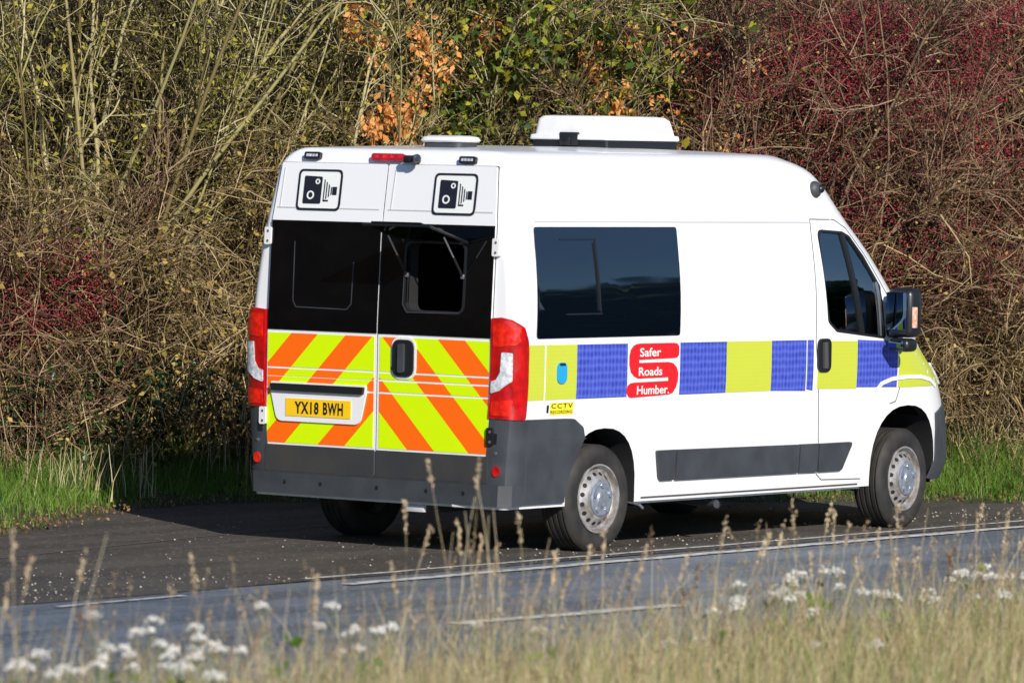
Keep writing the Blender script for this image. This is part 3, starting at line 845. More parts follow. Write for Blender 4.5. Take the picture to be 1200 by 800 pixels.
# part empties would be an extra level, so each wheel is its tyre mesh with rim, cap and nuts beneath it
tb = lathe(prof, 64)
tyre0 = bm_mesh(tb); tyre0.materials.append(M['tyre']); tyre0.polygons.foreach_set('use_smooth', [True]*len(tyre0.polygons)); tyre0.set_sharp_from_angle(angle=math.radians(40))
rb = lathe([(.205, .20), (.212, .05), (.207, .012), (.214, .004), (.218, .000), (.216, -.006), (.207, -.007), (.203, .002), (.201, .012), (.196, .030), (.186, .036), (.178, .032), (.130, -.012), (.118, -.016), (.100, -.016), (.04, -.016), (.0, -.016)], 64)
nf = len(rb.faces)
for k in range(16):
    a = 2*math.pi*(k+.5)/16
    c = Vector((.155*math.cos(a), .011, .155*math.sin(a))); nn_ = Vector((.68*math.cos(a), -.73, .68*math.sin(a)))
    bm_tube(rb, [c-nn_*.006, c+nn_*.0025], .0150, 12)  # dark discs laid on the cone for the shade inside the wheel holes
for f in list(rb.faces)[nf:]: f.material_index = 1
rim1 = bm_mesh(rb); rim1.materials.append(M['rim']); rim1.materials.append(M['dark'])
sb2 = lathe([(.0, .095), (.06, .095), (.12, .095), (.186, .10), (.19, .11)], 32)
hub_back = bm_mesh(sb2); hub_back.materials.append(M['dark'])
rim1.polygons.foreach_set('use_smooth', [True]*len(rim1.polygons)); rim1.set_sharp_from_angle(angle=math.radians(35))
cb = lathe([(.112, -.012), (.110, -.026), (.098, -.032), (.074, -.026), (.056, -.032), (.048, -.042), (.0, -.044)], 32)
for k in range(5):
    a = 2*math.pi*k/5+.3
    bm_tube(cb, [(.084*math.cos(a), -.02, .084*math.sin(a)), (.084*math.cos(a), -.040, .084*math.sin(a))], .018, 6)
cap0 = bm_mesh(cb); cap0.materials.append(M['cap']); cap0.polygons.foreach_set('use_smooth', [True]*len(cap0.polygons)); cap0.set_sharp_from_angle(angle=math.radians(35))
for (x, s, rz) in ((WX[0], -1, 0.0), (WX[0], 1, 0.0), (WX[1], -1, .075), (WX[1], 1, .075)):
    t = bpy.data.objects.new('wheel', tyre0); C.objects.link(t)
    t.parent = van; t.location = (x-VB[0], s*1.0, .333); t.rotation_euler = (0, 0, rz+(math.pi if s > 0 else 0))
    for nm, me in (('rim', rim1), ('hub_cap', cap0), ('brake_disc', hub_back)):
        o = bpy.data.objects.new(nm, me); C.objects.link(o); o.parent = t
bpy.data.objects.remove(hatch_cut)

# ================================================================== THE PLACE
# far edge of the tarmac (lay-by pocket), world xy
EDGE = np.array([(-300, -1.7), (-60, -1.7), (-12, -1.5), (-8, -.6), (-4, 1.25), (-1.1, 2.15), (.3, 2.80), (1.4, 3.35), (2.4, 3.5), (3.4, 3.1), (5, 1.95), (6.9, .36), (7.6, -.35), (8.6, -1.15), (10, -1.45), (60, -1.5), (300, -1.5)], float)
def edge_y(x): return np.interp(x, EDGE[:, 0], EDGE[:, 1])
HA = np.array([3.1, 4.5]); HD = np.array([.857, -.517]); HN = np.array([.517, .857])
HLINE = np.array([(-300, 6.5), (-30, 6.5), (-10, 6.3), (-3, 6.2), (0.9, 5.75), (3.1, 4.5), (8.9, 1.0), (11, .25), (16, .1), (60, .1), (300, .1)], float)
def hedge_y(x): return np.interp(x, HLINE[:, 0], HLINE[:, 1])

def ground_z(x, y):
    e = edge_y(x); h = hedge_y(x)
    far = y-e
    z = np.where(far > 0, np.clip(far/.5, 0, 1)*.05 + np.clip((far-.3)/2.0, 0, 1)*.07, -.03)
    b = y-h-1.6
    z = z + np.where(b > 0, 4.6*(1-np.exp(-np.clip(b, 0, 40)/1.9)), 0)  # unseen bank added behind the hedge to shut out sky between twigs
    near = -6.45-y
    z = np.where(near > 0, np.clip(near/.4, 0, 1)*.10+np.clip(near/8, 0, 1)*.25, z)
    n = 0.02*np.sin(x*3.1+y*1.7)+0.018*np.sin(x*7.3-y*4.1)
    return z + np.where((far > .25) | (near > .3), n, 0)

def grid_mesh(xs, ys, zf):
    X, Y = np.meshgrid(xs, ys, indexing='ij'); Z = zf(X, Y)
    v = np.stack([X, Y, Z], -1).reshape(-1, 3)
    nx, ny = len(xs), len(ys)
    i = np.arange(nx-1)[:, None]*ny+np.arange(ny-1)[None, :]
    f = np.stack([i, i+ny, i+ny+1, i+1], -1).reshape(-1, 4)
    return v, f

def np_mesh(name, v, f, mats, parent=None, tint=None, smooth=False, mi=None):
    me = bpy.data.meshes.new(name)
    v = np.asarray(v, np.float32); f = np.asarray(f, np.int32)
    k = f.shape[1]
    me.vertices.add(len(v)); me.vertices.foreach_set('co', v.ravel())
    me.loops.add(f.size); me.loops.foreach_set('vertex_index', f.ravel())
    me.polygons.add(len(f)); me.polygons.foreach_set('loop_start', np.arange(len(f), dtype=np.int32)*k)
    me.polygons.foreach_set('loop_total', np.full(len(f), k, np.int32))
    if not isinstance(mats, (list, tuple)): mats = [mats]
    for mm in mats: me.materials.append(mm)
    if mi is not None: me.polygons.foreach_set('material_index', mi)
    me.update(calc_edges=True)
    if tint is not None:
        a = me.attributes.new('tint', 'FLOAT', 'FACE'); a.data.foreach_set('value', np.asarray(tint, np.float32))
    if smooth: me.polygons.foreach_set('use_smooth', np.ones(len(f), bool))
    o = bpy.data.objects.new(name, me); C.objects.link(o)
    if parent is not None:
        o.parent = parent; o.location = -Vector(parent.location)
    return o

def cat(a): return np.concatenate(a)
xs = cat([[-400, -200, -100, -60, -40], np.arange(-30, -6, 1.0), np.arange(-6, 14, .16), np.arange(14, 34, 1.0), [40, 60, 100, 200, 400]])
ys = cat([[-400, -200, -100, -60, -40], np.arange(-30, -12, 1.0), np.arange(-12, -6, .2), [-6, -4, -2.5], np.arange(-2, 8, .14), np.arange(8, 16, .5), [18, 22, 30, 60, 100, 200, 400]])
gv, gf = grid_mesh(xs, ys, ground_z)
soil = mat('verge_soil', (0.075, 0.062, 0.035), 0.9, col2=(0.035, 0.04, 0.015), nscale=3.0, bump=0.6, bscale=20)
tag(np_mesh('ground', gv, gf, soil, smooth=True), kind='structure')

def asphalt(name, c1, c2, speck, spk_col, rough, stain=None):
    Mx = mat(name, c1, rough)
    t = Mx.node_tree; b = t.nodes['Principled BSDF']
    tc = nd(t, 'ShaderNodeTexCoord')
    mp = nd(t, 'ShaderNodeMapping'); mp.inputs['Scale'].default_value = (.25, 1.4, 1)
    t.links.new(tc.outputs['Object'], mp.inputs[0])
    n1 = nd(t, 'ShaderNodeTexNoise'); n1.inputs['Scale'].default_value = 1.6; n1.inputs['Detail'].default_value = 8; n1.inputs['Roughness'].default_value = .65
    t.links.new(mp.outputs[0], n1.inputs['Vector'])
    r1 = nd(t, 'ShaderNodeValToRGB'); r1.color_ramp.elements[0].position = .40; r1.color_ramp.elements[1].position = .60
    r1.color_ramp.elements[0].color = (*c2, 1); r1.color_ramp.elements[1].color = (*c1, 1)
    t.links.new(n1.outputs['Fac'], r1.inputs[0])
    v = nd(t, 'ShaderNodeTexVoronoi'); v.inputs['Scale'].default_value = 55
    t.links.new(tc.outputs['Object'], v.inputs['Vector'])
    sp = nd(t, 'ShaderNodeSeparateColor'); t.links.new(v.outputs['Color'], sp.inputs[0])
    g = nd(t, 'ShaderNodeMath', operation='GREATER_THAN'); g.inputs[1].default_value = speck; t.links.new(sp.outputs[0], g.inputs[0])
    mx = nd(t, 'ShaderNodeMix', data_type='RGBA'); mx.inputs['B'].default_value = (*spk_col, 1)
    t.links.new(r1.outputs[0], mx.inputs['A']); t.links.new(g.outputs[0], mx.inputs['Factor']); t.links.new(mx.outputs['Result'], b.inputs['Base Color'])
    n2 = nd(t, 'ShaderNodeTexNoise'); n2.inputs['Scale'].default_value = 70; n2.inputs['Detail'].default_value = 4; t.links.new(tc.outputs['Object'], n2.inputs['Vector'])
    bp = nd(t, 'ShaderNodeBump'); bp.inputs['Strength'].default_value = 1.0; bp.inputs['Distance'].default_value = .014
    t.links.new(n2.outputs['Fac'], bp.inputs['Height']); t.links.new(bp.outputs[0], b.inputs['Normal'])
    return Mx
A_road = asphalt('sky_sheen_asphalt', (.165, .200, .240), (.085, .105, .132), .93, (.26, .27, .28), .5)  # blue tint and pale streaks put the sky's sheen into the road colour
A_lay = asphalt('brown_grey_asphalt', (.095, .085, .072), (.054, .048, .042), .965, (.22, .19, .15), .7)

def strip(name, top, bot, z, mt):
    """sheet between two polylines with the same x samples"""
    n = len(top)
    v = [(x, y, z) for x, y in bot]+[(x, y, z) for x, y in top]
    f = [(i, i+1, n+i+1, n+i) for i in range(n-1)]
    return np_mesh(name, v, f, mt)
xr = cat([np.arange(-300, -14, 20.0), np.arange(-14, 14, .25), np.arange(14, 301, 22.0)])
rag = .05*np.sin(xr*5.1)+.04*np.sin(xr*11.7+1)
tag(strip('road', [(x, -1.35) for x in xr], [(x, -6.5) for x in xr], 0.0, A_road), kind='structure')
tag(strip('lay_by', [(x, y) for x, y in zip(xr, edge_y(xr)+rag)], [(x, -1.36+.03*math.sin(x*2)) for x in xr], 0.004, A_lay), kind='structure')
paintm = mat('worn_road_paint', (.62, .61, .58), .7, col2=(.20, .20, .20), nscale=14)
bp = paintm.node_tree
for n in bp.nodes:
    if n.type == 'VALTORGB': n.color_ramp.elements[0].position = .36; n.color_ramp.elements[1].position = .50
def dash(name, x0, x1, y0, y1, w, z=.008, label=None):
    k = max(2, int(abs(x1-x0)/.3))
    top = [(x0+(x1-x0)*i/k, y0+(y1-y0)*i/k+w/2+.01*math.sin(i*1.7)) for i in range(k+1)]
    bot = [(x, y-w) for x, y in top]
    return tag(strip(name, top, bot, z, paintm), kind='structure')
dash('edge_line', -2.3, 10.5, -1.655, -1.40, .10)
dash('edge_line', 10.5, 250, -1.40, -1.40, .10)
dash('edge_line', -2.2, 10.5, -1.25, -1.13, .05)
dash('edge_line', -4.72, -3.62, -1.62, -1.56, .05)
dash('edge_line', -200, -6.4, -1.62, -1.62, .10)
dash('centre_line', -3.92, -2.0, -3.70, -3.78, .13)
for k in range(-12, 14):
    if k: dash('centre_line', -3.92+k*9, -2.0+k*9, -3.74, -3.74, .13)
crack = mat('tar_joint', (.12, .115, .105), .7)
tag(strip('road_joint', [(-2.6, .93), (-1.2, 1.19), (0, 1.40), (2.2, 1.62)], [(-2.6, .90), (-1.2, 1.16), (0, 1.37), (2.2, 1.59)], .008, crack), kind='structure')

# loose stones on the lay-by
def scatter_blobs(n, fx, size, name, mt, squash=.6, tints=True):
    base = np.array([(1, 0, 0), (0, 1, 0), (-1, 0, 0), (0, -1, 0), (0, 0, 1), (0, 0, -1)], float)
    fc = np.array([(0, 1, 4), (1, 2, 4), (2, 3, 4), (3, 0, 4), (1, 0, 5), (2, 1, 5), (3, 2, 5), (0, 3, 5)])
    p = fx(n); n = len(p); s = rng.uniform(size[0], size[1], (n, 1, 1))
    v = base[None]*s*rng.uniform(.6, 1.3, (n, 6, 1)); v[:, :, 2] *= squash
    v = v + p[:, None]
    f = (fc[None]+np.arange(n)[:, None, None]*6).reshape(-1, 3)
    return np_mesh(name, v.reshape(-1, 3), f, mt, tint=np.repeat(rng.uniform(0, 1, n), 8))
def lay_pts(n):
    x = rng.uniform(-6, 9, n); y = -1.35+rng.beta(1.2, 2.6, n)*(edge_y(x)+1.3)
    k = (np.sin(x*1.3)+np.sin(x*3.7+y*2)+rng.normal(size=n)*.8) > .1; x, y = x[k], y[k]; n = len(x)
    return np.stack([x, y, np.full(n, .008)], -1)
stone_m = tint_mat('pale_stones', [(.05, .045, .04), (.10, .09, .07), (.30, .27, .22), (.5, .47, .42)], .8)
tag(scatter_blobs(2400, lay_pts, (.003, .012), 'loose_gravel', stone_m), 'loose pale grit scattered over the lay-by tarmac', 'gravel', kind='stuff')

# ------------------------------------------------------------------ vegetation toolkit
def norm(a): return a/np.maximum(np.linalg.norm(a, axis=-1, keepdims=True), 1e-9)
def tubes(P, Rr, sides=3):
    N, K, _ = P.shape
    d = norm(P[:, -1]-P[:, 0]); ref = norm(rng.normal(size=(N, 3)))
    a = norm(np.cross(d, ref)); b = np.cross(d, a)
    t = np.arange(sides)*2*np.pi/sides
    off = a[:, None, None]*np.cos(t)[None, None, :, None]+b[:, None, None]*np.sin(t)[None, None, :, None]
    V = P[:, :, None]+off*Rr[:, :, None, None]
    idx = np.arange(N*K*sides).reshape(N, K, sides)
    q = []
    for s in range(sides):
        s2 = (s+1) % sides
        q.append(np.stack([idx[:, :-1, s], idx[:, :-1, s2], idx[:, 1:, s2], idx[:, 1:, s]], -1))
    F_ = np.stack(q, 2)          # N,K-1,sides,4
    return V.reshape(-1, 3), F_.reshape(-1, 4), np.repeat(rng.uniform(0, 1, N), (K-1)*sides)
def walk(base, dirv, length, K, wob, grav):
    N = len(base); P = np.zeros((N, K, 3)); P[:, 0] = base; d = norm(dirv)
    for k in range(1, K):
        P[:, k] = P[:, k-1]+d*(length/(K-1))[:, None]
        d = norm(d+rng.normal(size=(N, 3))*wob+np.array([0, 0, grav]))
    return P
def children_of(P, n, lo, hi, K, wob, grav, keep, spread, bias, t0=.2):
    i = rng.integers(0, len(P), n); t = rng.uniform(t0, .98, n)*(P.shape[1]-1)
    k = np.minimum(t.astype(int), P.shape[1]-2); fr = (t-k)[:, None]
    base = P[i, k]*(1-fr)+P[i, k+1]*fr
    d = norm(P[i, k+1]-P[i, k])*keep+rng.normal(size=(n, 3))*spread+np.array(bias)
    return walk(base, d, rng.uniform(lo, hi, n), K, wob, grav)
def rad(P, r0, r1, var=.3):
    N, K, _ = P.shape
    r = r0*rng.uniform(1-var, 1+var, N)
    return r[:, None]*np.linspace(1, r1, K)[None]
def merge(parts):
    V, F_, T, o = [], [], [], 0
    for v, f, t in parts:
        V.append(v); F_.append(f+o); T.append(t); o += len(v)
    return cat(V), cat(F_), cat(T)
def leaves(pts, size, var=.4, droop=0.0, face=None, fold=.25, dirs=None):
    """folded leaf of four points"""
    n = len(pts)
    d = norm(rng.normal(size=(n, 3))+np.array([0, 0, -droop])); u = norm(rng.normal(size=(n, 3)))
    if dirs is not None: d = norm(dirs+rng.normal(size=(n, 3))*.35)
    if face is not None: u = norm(u*.9+np.array(face))
    w = norm(np.cross(d, u)); nn = np.cross(w, d)
    s = (size*rng.uniform(1-var, 1+var, n))[:, None]
    mid = pts+d*s*.5
    V = np.stack([pts, mid+w*s*.33+nn*s*fold*.4, pts+d*s, mid-w*s*.33+nn*s*fold*.4], 1)
    i = np.arange(n)[:, None]*4
    f = np.concatenate([np.stack([i[:, 0], i[:, 0]+1, i[:, 0]+2], -1), np.stack([i[:, 0], i[:, 0]+2, i[:, 0]+3], -1)], 1).reshape(-1, 3)
    return V.reshape(-1, 3), f, np.repeat(rng.uniform(0, 1, n), 2)
def along(P, n, jit):
    i = rng.integers(0, len(P), n); t = rng.uniform(.15, 1, n)*(P.shape[1]-1); k = np.minimum(t.astype(int), P.shape[1]-2); fr = (t-k)[:, None]
    return P[i, k]*(1-fr)+P[i, k+1]*fr+rng.normal(size=(n, 3))*jit
def HP(s, n, z):     # hedge coordinates -> world
    s = np.asarray(s, float); n = np.asarray(n, float)
    x = HA[0]+HD[0]*s+HN[0]*n; y = HA[1]+HD[1]*s+HN[1]*n
    return np.stack([x, y, np.broadcast_to(z, x.shape)], -1)
def hvec(ds, dn, dz): return np.array([HD[0]*ds+HN[0]*dn, HD[1]*ds+HN[1]*dn, dz])
def to_h(p):
    q = p[:, :2]-HA
    return q@HD, q@HN, p[:, 2]

m_green = tint_mat('green_grey_bark', [(.045, .034, .016), (.15, .115, .045), (.27, .22, .085), (.52, .46, .26), (.22, .20, .05)], .75)
m_tan = tint_mat('tan_bark', [(.05, .032, .016), (.16, .105, .048), (.29, .20, .088), (.52, .40, .21), (.11, .075, .035)], .75)
m_brown = tint_mat('red_brown_bark', [(.045, .024, .017), (.13, .067, .045), (.21, .120, .066), (.42, .30, .19), (.10, .065, .035)], .75)
m_berry = tint_mat('red_berries', [(.11, .020, .024), (.22, .028, .042), (.36, .042, .062), (.15, .03, .035)], .35)
m_green_leaf = tint_mat('green_leaves', [(.03, .07, .015), (.07, .12, .02), (.14, .20, .03), (.28, .30, .03), (.45, .38, .03)], .5, .3)
m_orange = tint_mat('dry_orange_leaves', [(.55, .19, .04), (.75, .33, .09), (.80, .45, .18), (.62, .25, .05)], .6, .25)
m_olive = tint_mat('olive_dead_leaves', [(.03, .022, .007), (.10, .075, .018), (.30, .22, .05), (.52, .37, .12), (.13, .13, .02)], .6, .25)
m_yolive = tint_mat('yellow_olive_leaves', [(.04, .04, .008), (.14, .14, .02), (.32, .30, .04), (.52, .45, .08), (.20, .22, .03)], .6, .3)
m_hedge_shade = tint_mat('hedge_shade_brown', [(.012, .009, .006), (.04, .03, .017), (.08, .058, .03), (.035, .032, .012)], .85)  # darkened twig and leaf colour, shade of the hedge depth painted in
m_ivy = tint_mat('ivy_leaves', [(.012, .03, .010), (.02, .05, .015), (.035, .07, .02)], .35)

def shrub(name, label, cat_, group, s0, s1, n0, n1, stems, height, lean, bark, twigs, stem_r=.014, wob=.12, grav=0.0, spread=.45, tw_bias=(0, 0, .1), zmin=0.0, sub=2.0, tl=(.25, .7), rnd=.55):
    c = HP((s0+s1)/2, (n0+n1)/2, 0.0)
    root = empty(name, (float(c[0]), float(c[1]), .1))
    tag(root, label, cat_, group)
    ncl = max(3, int((s1-s0)*2.2))
    cs = rng.uniform(s0, s1, ncl); ci = rng.integers(0, ncl, stems)
    b = HP(cs[ci]+rng.normal(size=stems)*.16, rng.uniform(n0, n1, stems), .05)
    d = np.tile(hvec(lean, -.06, 1.0), (stems, 1))+rng.normal(size=(stems, 3))*np.array([.22, .16, .1])
    ST = walk(b, d, rng.uniform(height*.6, height*1.15, stems), 8, wob, grav)
    L1 = children_of(ST, int(stems*7), .6, 1.6, 5, .16, grav*1.5, 1.0, spread, tw_bias, .1)
    L2 = children_of(np.concatenate([L1]), int(twigs), tl[0], tl[1], 4, .22, grav*1.5-.03, .75, rnd, (0, 0, .0), .1)
    L3 = children_of(L2, int(twigs*sub), .08, .32, 3, .22, 0, .7, .7, (0, 0, 0), .1)
    ms = merge([tubes(ST, rad(ST, stem_r, .35, .5), 5)])
    np_mesh('stem', *ms[:2], bark, root, tint=ms[2])
    mt_ = merge([tubes(L1, rad(L1, stem_r*.42, .45), 3), tubes(L2, rad(L2, .0050, .5), 3), tubes(L3, rad(L3, .0030, .6), 3)])
    o = np_mesh('twigs', *mt_[:2], bark, root, tint=mt_[2])
    return root, ST, L1, L2, L3

def add_leaves(root, name, pts, size, mt, **kw):
    v, f, t = leaves(pts, size, **kw)
    return np_mesh(name, v, f, mt, root, tint=t)
def add_berries(root, pts, r=.0075):
    base = np.array([(1, 0, 0), (0, 1, 0), (-1, 0, 0), (0, -1, 0), (0, 0, 1), (0, 0, -1)], float)
    fc = np.array([(0, 1, 4), (1, 2, 4), (2, 3, 4), (3, 0, 4), (1, 0, 5), (2, 1, 5), (3, 2, 5), (0, 3, 5)])
    n = len(pts); v = pts[:, None]+base[None]*r*rng.uniform(.7, 1.25, (n, 1, 1))
    f = (fc[None]+np.arange(n)[:, None, None]*6).reshape(-1, 3)
    return np_mesh('berries', v.reshape(-1, 3), f, m_berry, root, tint=np.repeat(rng.uniform(0, 1, n), 8))
def clump(pts, k, per, sig, front=None):
    """k clusters centred on points from pts"""
    c = pts[rng.integers(0, len(pts), k)]
    return (c[:, None]+rng.normal(size=(k, per, 3))*np.array(sig)).reshape(-1, 3)
def sel(P, s0, s1, z0, z1, n1=9):
    s, n, z = to_h(P); return P[(s > s0) & (s < s1) & (z > z0) & (z < z1) & (n < n1)]

HG = 'shrubs and brambles of the roadside hedge'
# upright green-grey stems on the left
r, ST, L1, L2, L3 = shrub('willow_shrub', 'tall many-stemmed shrub with upright grey-green stems, left of the van', 'shrub', HG, -2.6, .2, .3, 1.5, 60, 4.6, .14, m_green, 3400, .021, .07, 0, .30, (0.03, 0, .45))
add_leaves(r, 'dead_leaves', along(L2, 13000, .04), .042, m_yolive)
r, ST, L1, L2, L3 = shrub('willow_shrub', 'olive-stemmed shrub leaning right, just behind the left rear corner of the van', 'shrub', HG, .0, 2.4, .4, 1.6, 46, 4.6, .42, m_green, 3200, .021, .08, 0, .32, (0.06, -.03, .30))
add_leaves(r, 'dead_leaves', along(L2, 13000, .04), .042, m_yolive)
og = (HP(np.array([1.52, 1.70, 1.88]), np.array([.1, .1, .1]), np.array([3.38, 3.24, 2.72]))[:, None]+rng.normal(size=(3, 70, 3))*np.array([.045, .045, .08])).reshape(-1, 3)
add_leaves(r, 'orange_leaves', og, .062, m_orange, droop=.8)
# berry bush bottom left
r, ST, L1, L2, L3 = shrub('hawthorn_bush', 'low thorny bush with dull red berries at the far left edge', 'bush', HG, -2.6, -.3, .1, .8, 30, 2.0, .0, m_brown, 3600, .011, .16, -.03, .55, (0, 0, .1))
k = 150; c_ = HP(rng.uniform(-2.2, -.45, k), rng.uniform(-.5, -.05, k), 1.0+rng.beta(2, 2, k)*.85)
q_ = rng.normal(size=(k, 40, 3))
add_berries(r, (c_[:, None]+q_*np.array([.11, .09, .045])).reshape(-1, 3), .009)
add_leaves(r, 'dead_leaves', along(L2, 2500, .03), .03, m_olive)
# bramble tangle low left
r, ST, L1, L2, L3 = shrub('bramble_thicket', 'pale tangle of arching bramble canes above the shaded grass left of the van', 'bramble', HG, -1.6, 1.9, .35, 1.1, 54, 2.6, .1, m_tan, 4200, .013, .22, -.16, .6, (0, 0, .0))
add_leaves(r, 'dead_leaves', along(L2, 10000, .05), .050, m_olive)
iv = sel(along(L2, 30000, .06), -2.2, .3, .0, .95)
add_leaves(r, 'ivy', iv[:5500], .05, m_ivy)
# leafy centre
r, ST, L1, L2, L3 = shrub('field_maple', 'leafy green and yellow shrub with hanging dry orange leaves above the van roof', 'shrub', HG, 1.7, 3.9, .5, 1.7, 44, 4.7, .15, m_green, 4200, .015, .10, 0, .38, (0.05, -.02, .2))
gl_ = sel(along(L2, 40000, .07), 1.4, 4.4, 2.55, 4.2, 2.0)
add_leaves(r, 'leaves', np.concatenate([gl_[:5000], clump(gl_, 34, 70, (.10, .06, .09))]), .075, m_green_leaf)
add_leaves(r, 'dead_leaves', along(L2, 6500, .04), .035, m_olive)
def hanging(lst, per, sig, size):
    c = np.array([HP(np.array([a]), np.array([b]), z)[0] for a, z, b in lst])
    p = (c[:, None]+rng.normal(size=(len(c), per, 3))*np.array(sig)).reshape(-1, 3)
    return p[rng.permutation(len(p))[:int(len(p)*.92)]]
og = hanging([(2.10, 3.25, .15), (2.12, 3.02, .15), (2.02, 2.86, .1), (1.75, 2.72, .1), (3.40, 3.08, .15), (3.46, 2.95, .15), (3.05, 2.98, .2), (3.72, 3.34, .2), (2.62, 3.36, .2), (1.98, 3.30, .0), (2.2, 3.12, .0), (1.62, 2.62, .0), (1.9, 2.66, .0), (3.55, 2.86, .0), (3.3, 3.2, .0)], 52, (.045, .045, .085), .06)
add_leaves(r, 'orange_leaves', og, .062, m_orange, droop=.8)
r, ST, L1, L2, L3 = shrub('beech_shrub', 'twiggy shrub with scattered tan and orange leaves just right of the rooftop unit', 'shrub', HG, 3.4, 5.2, .3, 1.5, 40, 4.4, .25, m_brown, 4200, .013, .12, 0, .45, (0.03, -.02, .12))
og = hanging([(4.1, 3.3, .1), (4.2, 2.95, .1), (3.75, 2.70, .0), (3.95, 2.74, .0), (4.35, 2.62, .0), (4.3, 2.45, .0), (4.55, 2.5, .0), (3.6, 2.58, .0), (4.0, 2.35, .0), (4.7, 3.1, .1)], 34, (.07, .07, .09), .05)
add_leaves(r, 'orange_leaves', og, .05, m_orange, droop=.5)
add_leaves(r, 'dead_leaves', along(L2, 8000, .04), .030, m_olive)
bp_ = sel(along(L3, 20000, .02), 4.3, 6, 2.0, 4.0)
add_berries(r, clump(sel(bp_, 4.2, 6, 2.4, 3.9, .9), 70, 50, (.11, .1, .05)), .009)
# berry-covered right-hand bushes
labs = ['dense thorn bush covered in dark red berries behind the sloping windscreen', 'twiggy thorn bush with crimson berries towards the top right corner', 'thorn bush with red haws at the far right edge of the hedge']
for k, (s0, s1) in enumerate(((4.2, 5.5), (5.2, 6.4), (6.1, 7.6))):
    r, ST, L1, L2, L3 = shrub('hawthorn_bush', labs[k], 'bush', HG, s0, s1, .2, 1.4, 42, 4.4, .60, m_brown, 5200, .016, .11, -.01, .36, (0.08, -.03, .05), rnd=.36)
    k = 620; cs_ = rng.uniform(s0-.1, s1+.35, k); cz_ = 1.15+rng.beta(1.6, 1.2, k)*2.5
    dr = np.sin(cs_*2.6+cz_*1.7+1)+np.sin(cs_*1.1-cz_*3.1)+.5*np.sin(cz_*5+cs_*4)+rng.normal(size=k)*.9
    dr = .45*dr+rng.normal(size=k)*.5; kk = dr > (.3 if s0 < 5 else -.15); cs_, cz_ = cs_[kk], cz_[kk]
    c_ = HP(cs_, rng.uniform(*((-.1, .45) if s0 < 5 else ((-.35, .3) if s0 < 6 else (-.65, .05))), len(cs_)), cz_)
    q_ = rng.normal(size=(len(c_), 30, 3))
    pts_ = c_[:, None]+q_[:, :, :1]*np.array([HD[0], HD[1], .22])*.13+q_[:, :, 1:2]*np.array([HN[0], HN[1], 0])*.10+q_[:, :, 2:]*np.array([0, 0, .045])
    add_berries(r, pts_.reshape(-1, 3), .0095)
    add_leaves(r, 'dead_leaves', along(L2, 8000, .04), .027, m_olive)
r, ST, L1, L2, L3 = shrub('bramble_thicket', 'bare brown bramble tangle above the bright grass in front of the van bonnet', 'bramble', HG, 5.6, 8.4, .15, .9, 50, 2.3, .15, m_tan, 4800, .009, .22, -.16, .6, (0, 0, 0))
add_leaves(r, 'dead_leaves', along(L2, 6000, .04), .028, m_olive)
# deep mass behind, beyond what one can tell apart
def thicket(name, label, s0, s1, n0, n1, stems, twigs, bark, height=4.8):
    b = HP(rng.uniform(s0, s1, stems), rng.uniform(n0, n1, stems), .05)
    d = np.tile(np.array([.05, 0, 1.0]), (stems, 1))+rng.normal(size=(stems, 3))*.25
    ST = walk(b, d, rng.uniform(height*.6, height*1.1, stems), 7, .14, 0)
    L1 = children_of(ST, stems*8, .6, 1.5, 5, .2, 0, .9, .6, (0, 0, .1), .05)
    L2 = children_of(L1, twigs, .2, .7, 4, .25, 0, .6, .7, (0, 0, 0), .05)
    q = merge([tubes(ST, rad(ST, .013, .4), 4), tubes(L1, rad(L1, .006, .4), 3), tubes(L2, rad(L2, .0042, .5), 3)])
    return tag(np_mesh(name, *q[:2], bark, tint=q[2]), label, 'hedge', kind='stuff'), L2
o, L2 = thicket('hedge_interior', 'dense mass of twigs coloured as shade deep inside the roadside hedge', -6, 12, 1.2, 3.0, 260, 20000, m_hedge_shade)
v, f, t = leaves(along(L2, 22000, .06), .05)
tag(np_mesh('dead_leaf_litter', v, f, m_hedge_shade, tint=t), 'shade-coloured dead leaves caught in the depth of the hedge', 'leaves', kind='stuff')
for nm, lb, a, b_ in (('hedge_run', 'hedge continuing behind the van down the road', -16, -3.2), ('hedge_run', 'hedge continuing ahead of the van along the road', 9.4, 20)):
    st = 110
    x = rng.uniform(*((-14, .2) if a < 0 else (11, 24)), st)
    b0 = np.stack([x, hedge_y(x)+rng.uniform(.4, 1.8, st), np.full(st, .05)], -1)
    ST = walk(b0, np.tile([.1, 0, 1.0], (st, 1))+rng.normal(size=(st, 3))*.2, rng.uniform(2.8, 4.8, st), 7, .12, 0)
    L1 = children_of(ST, st*8, .6, 1.5, 5, .2, 0, .9, .5, (0, 0, .1), .05); L2 = children_of(L1, 9000, .2, .7, 4, .25, 0, .6, .7, (0, 0, 0), .05)
    q = merge([tubes(ST, rad(ST, .015, .4), 4), tubes(L1, rad(L1, .007, .4), 3), tubes(L2, rad(L2, .005, .5), 3)])
    tag(np_mesh(nm, *q[:2], m_brown, tint=q[2]), lb, 'hedge', kind='stuff')

